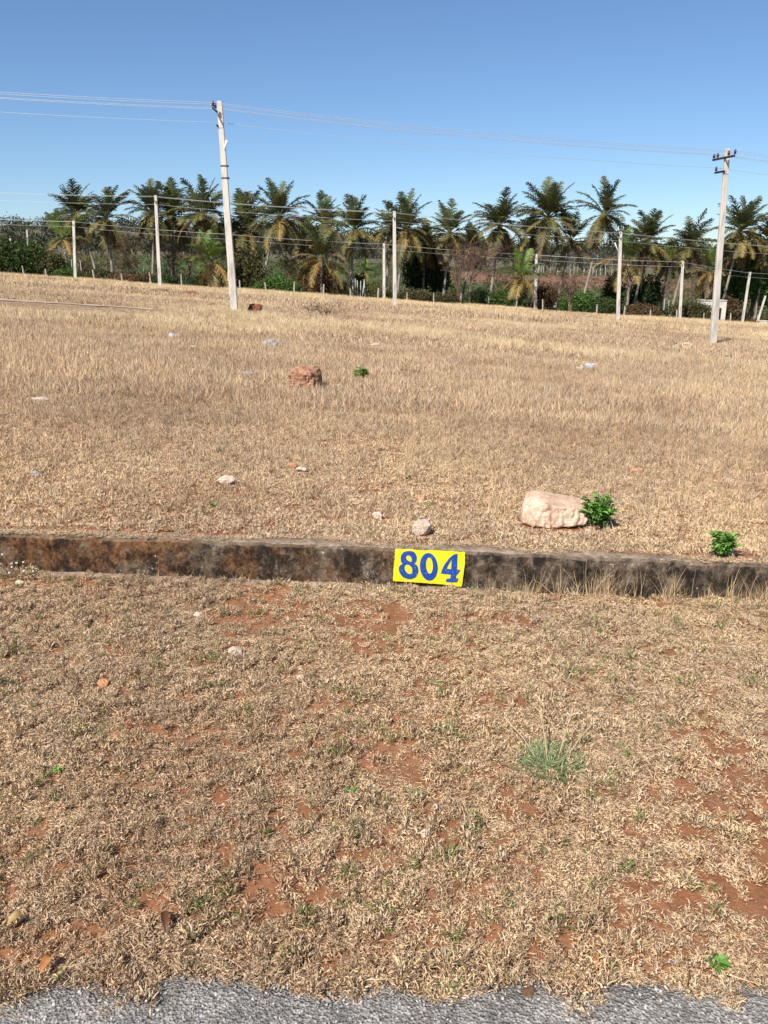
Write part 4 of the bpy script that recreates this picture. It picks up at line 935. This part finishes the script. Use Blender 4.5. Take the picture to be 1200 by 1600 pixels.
def region(y0, y1, dens, margin=1.3, kx=.5):
    n = int(dens * (y1 - y0) * 2 * (kx * (y0 + y1) / 2 + margin)); y = RNG.uniform(y0, y1, n * 2); x = RNG.uniform(-1, 1, n * 2) * (kx * y1 + margin)
    k = abs(x) < kx * y + margin; return x[k][:n], y[k][:n]
def z3(x, y): return np.stack([x, y, zf(x, y)], -1)
def verge_grass():
    ms = [short_tuft(50, .015, .006, .017, .0022, 0, 100 + k, .75) for k in range(7)] + [short_tuft(50, .017, .007, .017, .0022, 0, 120 + k, .35) for k in range(3)] + [short_tuft(48, .016, .008, .02, .0022, .3, 140), short_tuft(40, .015, .012, .028, .0024, .8, 141)]
    x, y = region(1.30, 3.9, 3300, 1.7, .52); edge = np.interp(x, ROADX, ROADE) + .06 * (RNG.random(len(x)) - .5) - .015 - .06 * sst(.5, .7, fbm(x * 7, x * 0, 45))
    b = dirt_blob(x, y); keep = (y > edge) & (RNG.random(len(x)) > b * .93) & (RNG.random(len(x)) > .5 * sst(.52, .7, fbm(x * 9, y * 9, 71)))
    x, y = x[keep], y[keep]; n = len(x); idx = RNG.integers(0, 10, n); g = fbm(x * 4, y * 4, 91); q = RNG.random(n)
    idx = np.where((q < .05) | ((g > .66) & (q < .2)), 10, idx); idx = np.where((q > .985) | ((g > .7) & (q > .93)), 11, idx)
    s = RNG.uniform(.6, 1.2, n) * (.55 + .95 * fbm(x * 9, y * 9, 92)); P = z3(x, y); lump = sst(.42, .62, fbm(x * 24, y * 24, 93, 3)); hole = sst(.54, .63, fbm(x * 38 + 7, y * 38, 94, 2)); ok = (RNG.random(n) > hole * .93) & clear(x, y, .8); P[:, 2] += .012 * lump; s3 = np.stack([s, s, s * (.8 + 1.1 * lump)], -1); scatter('verge_grass', P[ok], ms, s3[ok], idx[ok], .25)
    th = []
    for k in range(5):
        random.seed(180 + k); m = MB()
        for j in range(42):
            a = random.uniform(0, 6.28); r = .03 * random.random() ** .5; b = random.uniform(0, 6.28)
            m.blade((math.cos(b) * r, math.sin(b) * r, random.uniform(.001, .007)), (math.cos(a), math.sin(a), random.gauss(.12, .16)), random.uniform(.007, .022), .0022, (random.gauss(0, 1.1), random.gauss(0, 1.1), -random.uniform(0, .5)), tuple(v * .92 for v in pick()), 2)
        th.append(m.mesh('thatch', M['grass']))
    x, y = region(1.40, 3.9, 1900, 1.7, .52); k = (y > np.interp(x, ROADX, ROADE) - .01) & (RNG.random(len(x)) > dirt_blob(x, y) * .95) & (RNG.random(len(x)) > .97 * sst(.50, .60, fbm(x * 8, y * 8, 99, 5))) & clear(x, y, .8); x, y = x[k], y[k]
    scatter('verge_thatch', z3(x, y), th, RNG.uniform(.7, 1.3, len(x)), None, .08)
    litter = []
    for k in range(4):
        random.seed(200 + k); m = MB()
        for j in range(3): a = random.uniform(0, 6.28); m.blade((random.gauss(0, .03), random.gauss(0, .03), random.uniform(.006, .025)), (math.cos(a), math.sin(a), random.gauss(.05, .12)), random.uniform(.03, .10), .0022, (random.gauss(0, .25), random.gauss(0, .25), -.1), jit((.66, .54, .38), .15), 3)
        litter.append(m.mesh('straw', M['grass']))
    x, y = region(1.36, 4.9, 9, 1.1, .52); k = (y < 3.86) | (y > 4.06); x, y = x[k], y[k]; P = z3(x, y); P[:, 2] = np.where(y < np.interp(x, ROADX, ROADE), .006, P[:, 2]); P = P[(y > np.interp(x, ROADX, ROADE) - .05) | (RNG.random(len(x)) < .2)]
    scatter('straw_litter', P, litter, RNG.uniform(.7, 1.2, len(P)), None, .05)
verge_grass()
def kerb_grass():
    ms = [tall_tuft(12, .02, .05, .13, .0022, 300 + k, .45, 'grass', None, 4) for k in range(4)] + [tall_tuft(7, .03, .12, .24, .0020, 310 + k, .38, 'grass', (.60, .47, .30), 5) for k in range(4)]
    n = 240; x = np.concatenate([RNG.uniform(-3.2, 3.2, 120), RNG.uniform(.5, 3.3, 120)]); y = 3.89 - abs(RNG.normal(0, .025, n)); right = sst(.25, .8, x)
    idx = np.where(RNG.random(n) < .15 + .6 * right, RNG.integers(4, 8, n), RNG.integers(0, 4, n)); s = RNG.uniform(.5, 1.05, n) * (.62 + .45 * right)
    ok = ~((x > .0) & (x < .42) & (RNG.random(n) < .85)); scatter('kerb_grass', z3(x, y)[ok], ms, s[ok], idx[ok], .16)
    x = RNG.uniform(-3.3, 3.3, 1500); y = 4.03 - .10 * sst(.35, .75, fbm(x * 2.5, x * 0, 66)) + abs(RNG.normal(0, .025, 1500)) - .02; P = z3(x, y); P[:, 2] = np.maximum(P[:, 2], kerb_top(x) + np.where(y < 4.0, .0, -.02)); ms = [short_tuft(24, .02, .012, .036, .0024, 0, 330 + k) for k in range(4)]; scatter('kerb_back_grass', P, ms, RNG.uniform(.5, 1.0, 1500))
kerb_grass()
def field_grass():
    no_rock = lambda x, y: ~(((x - .95) / .3) ** 2 + ((y - 5.0) / .22) ** 2 < 1)
    # close field: short mat with upright wisps
    ms = [short_tuft(48, .028, .009, .028, .0032, 0, 400 + k, .9) for k in range(6)] + [tall_tuft(22, .035, .03, .085, .0026, 410 + k, .75) for k in range(4)] + [short_tuft(36, .035, .018, .045, .003, .45, 420)]
    x, y = region(4.0, 9.3, 900, 1.7, .5); k = (RNG.random(len(x)) > dirt_blob(x, y) * .6) & clear(x, y); x, y = x[k], y[k]; n = len(x); q = RNG.random(n); t = sst(4.3, 8, y)
    idx = np.where(q < .08 + .3 * t, RNG.integers(6, 10, n), RNG.integers(0, 6, n)); idx = np.where(RNG.random(n) < .02, 10, idx)
    scatter('near_field_grass', z3(x, y), ms, RNG.uniform(.75, 1.3, n), idx)
    ms = [tall_tuft(60, .11, .03, .13, .0046, 430 + k, .75) for k in range(6)] + [tall_tuft(46, .10, .05, .14, .0038, 440 + k, .3, 'fgrass', (.66, .53, .36)) for k in range(2)]
    x, y = region(9, 21, 85, 1.6, .5); k = clear(x, y); x, y = x[k], y[k]; n = len(x); idx = np.where(RNG.random(n) < .5 * sst(.5, .62, fbm(x * .35, y * .35, 95)), RNG.integers(6, 8, n), RNG.integers(0, 6, n)); scatter('middle_field_grass', z3(x, y), ms, RNG.uniform(.7, 1.3, n), idx)
    ms = [tall_tuft(80, .28, .05, .2, .010, 450 + k, .65) for k in range(5)] + [tall_tuft(70, .26, .11, .26, .008, 460 + k, .3, 'fgrass', (.68, .56, .38)) for k in range(2)]
    x, y = region(20, 52, 12.5, 2.5, .5); k = (RNG.random(len(x)) > track_masks(x, y)) & clear(x, y); x, y = x[k], y[k]; n = len(x); idx = np.where(RNG.random(n) < .6 * sst(.5, .6, fbm(x * .14, y * .14, 96)), RNG.integers(5, 7, n), RNG.integers(0, 5, n)); scatter('far_field_grass', z3(x, y), ms, RNG.uniform(.7, 1.3, n) * worn(x, y), idx)
    ms = [tall_tuft(80, .6, .1, .32, .024, 470 + k, .6) for k in range(4)] + [tall_tuft(80, .55, .2, .55, .02, 480 + k, .28, 'fgrass', (.70, .57, .38)) for k in range(2)]
    x, y = region(51, 121, 2.6, 4, .5); k = RNG.random(len(x)) > track_masks(x, y) * 1.1; x, y = x[k], y[k]; n = len(x); idx = np.where(RNG.random(n) < .7 * sst(.45, .6, fbm(x * .07, y * .09, 97)), RNG.integers(4, 6, n), RNG.integers(0, 4, n)); scatter('distant_field_grass', z3(x, y), ms, RNG.uniform(.7, 1.3, n) * worn(x, y), idx)
field_grass()
def grit():
    ms = []
    for k in range(6):
        bm = bmesh.new(); bmesh.ops.create_icosphere(bm, subdivisions=1, radius=1); rr = random.Random(k); g = (.19, .24, .29, .34, .40, .46)[k]
        for v in bm.verts: v.co = Vector((v.co.x * rr.uniform(.8, 1.3), v.co.y, v.co.z * .55)) * rr.uniform(.75, 1.15)
        me = bpy.data.meshes.new('pebble'); bm.to_mesh(me); bm.free(); me.materials.append(M['grit']); a = me.color_attributes.new('col', 'FLOAT_COLOR', 'POINT'); a.data.foreach_set('color', [g, g * .965, g * .93, 1] * len(me.vertices)); ms.append(me)
    n = 22000; x = RNG.uniform(-3.3, 3.3, n); y = RNG.uniform(.8, 1.56, n); e = np.interp(x, ROADX, ROADE); k = (y < e - .01) | (RNG.random(n) < .35); x, y = x[k], y[k]; z = np.where(y < np.interp(x, ROADX, ROADE) - .03, .007, zf(x, y) + .002)
    scatter('road_grit', np.stack([x, y, z], -1), ms, RNG.uniform(.0015, .0042, len(x)), None, .5)
grit()
def crumbs():
    ms = []
    for k in range(5):
        bm = bmesh.new(); bmesh.ops.create_icosphere(bm, subdivisions=1, radius=1); rr = random.Random(40 + k); c = ((.30, .12, .06), (.36, .17, .09), (.22, .09, .05), (.48, .32, .20), (.40, .20, .11))[k]
        for v in bm.verts: v.co = Vector((v.co.x * 1.2, v.co.y, v.co.z * .7)) * rr.uniform(.7, 1.2)
        me = bpy.data.meshes.new('crumb'); bm.to_mesh(me); bm.free(); me.materials.append(M['grit']); a = me.color_attributes.new('col', 'FLOAT_COLOR', 'POINT'); a.data.foreach_set('color', [*c, 1] * len(me.vertices)); ms.append(me)
    x, y = region(1.45, 3.88, 1100, 1.0, .52); k = RNG.random(len(x)) < .25 + .75 * dirt_blob(x, y); x, y = x[k], y[k]
    scatter('soil_crumbs', z3(x, y) + np.array((0, 0, .001)), ms, .0014 + .0055 * RNG.random(len(x)) ** 3, None, .5)
crumbs()
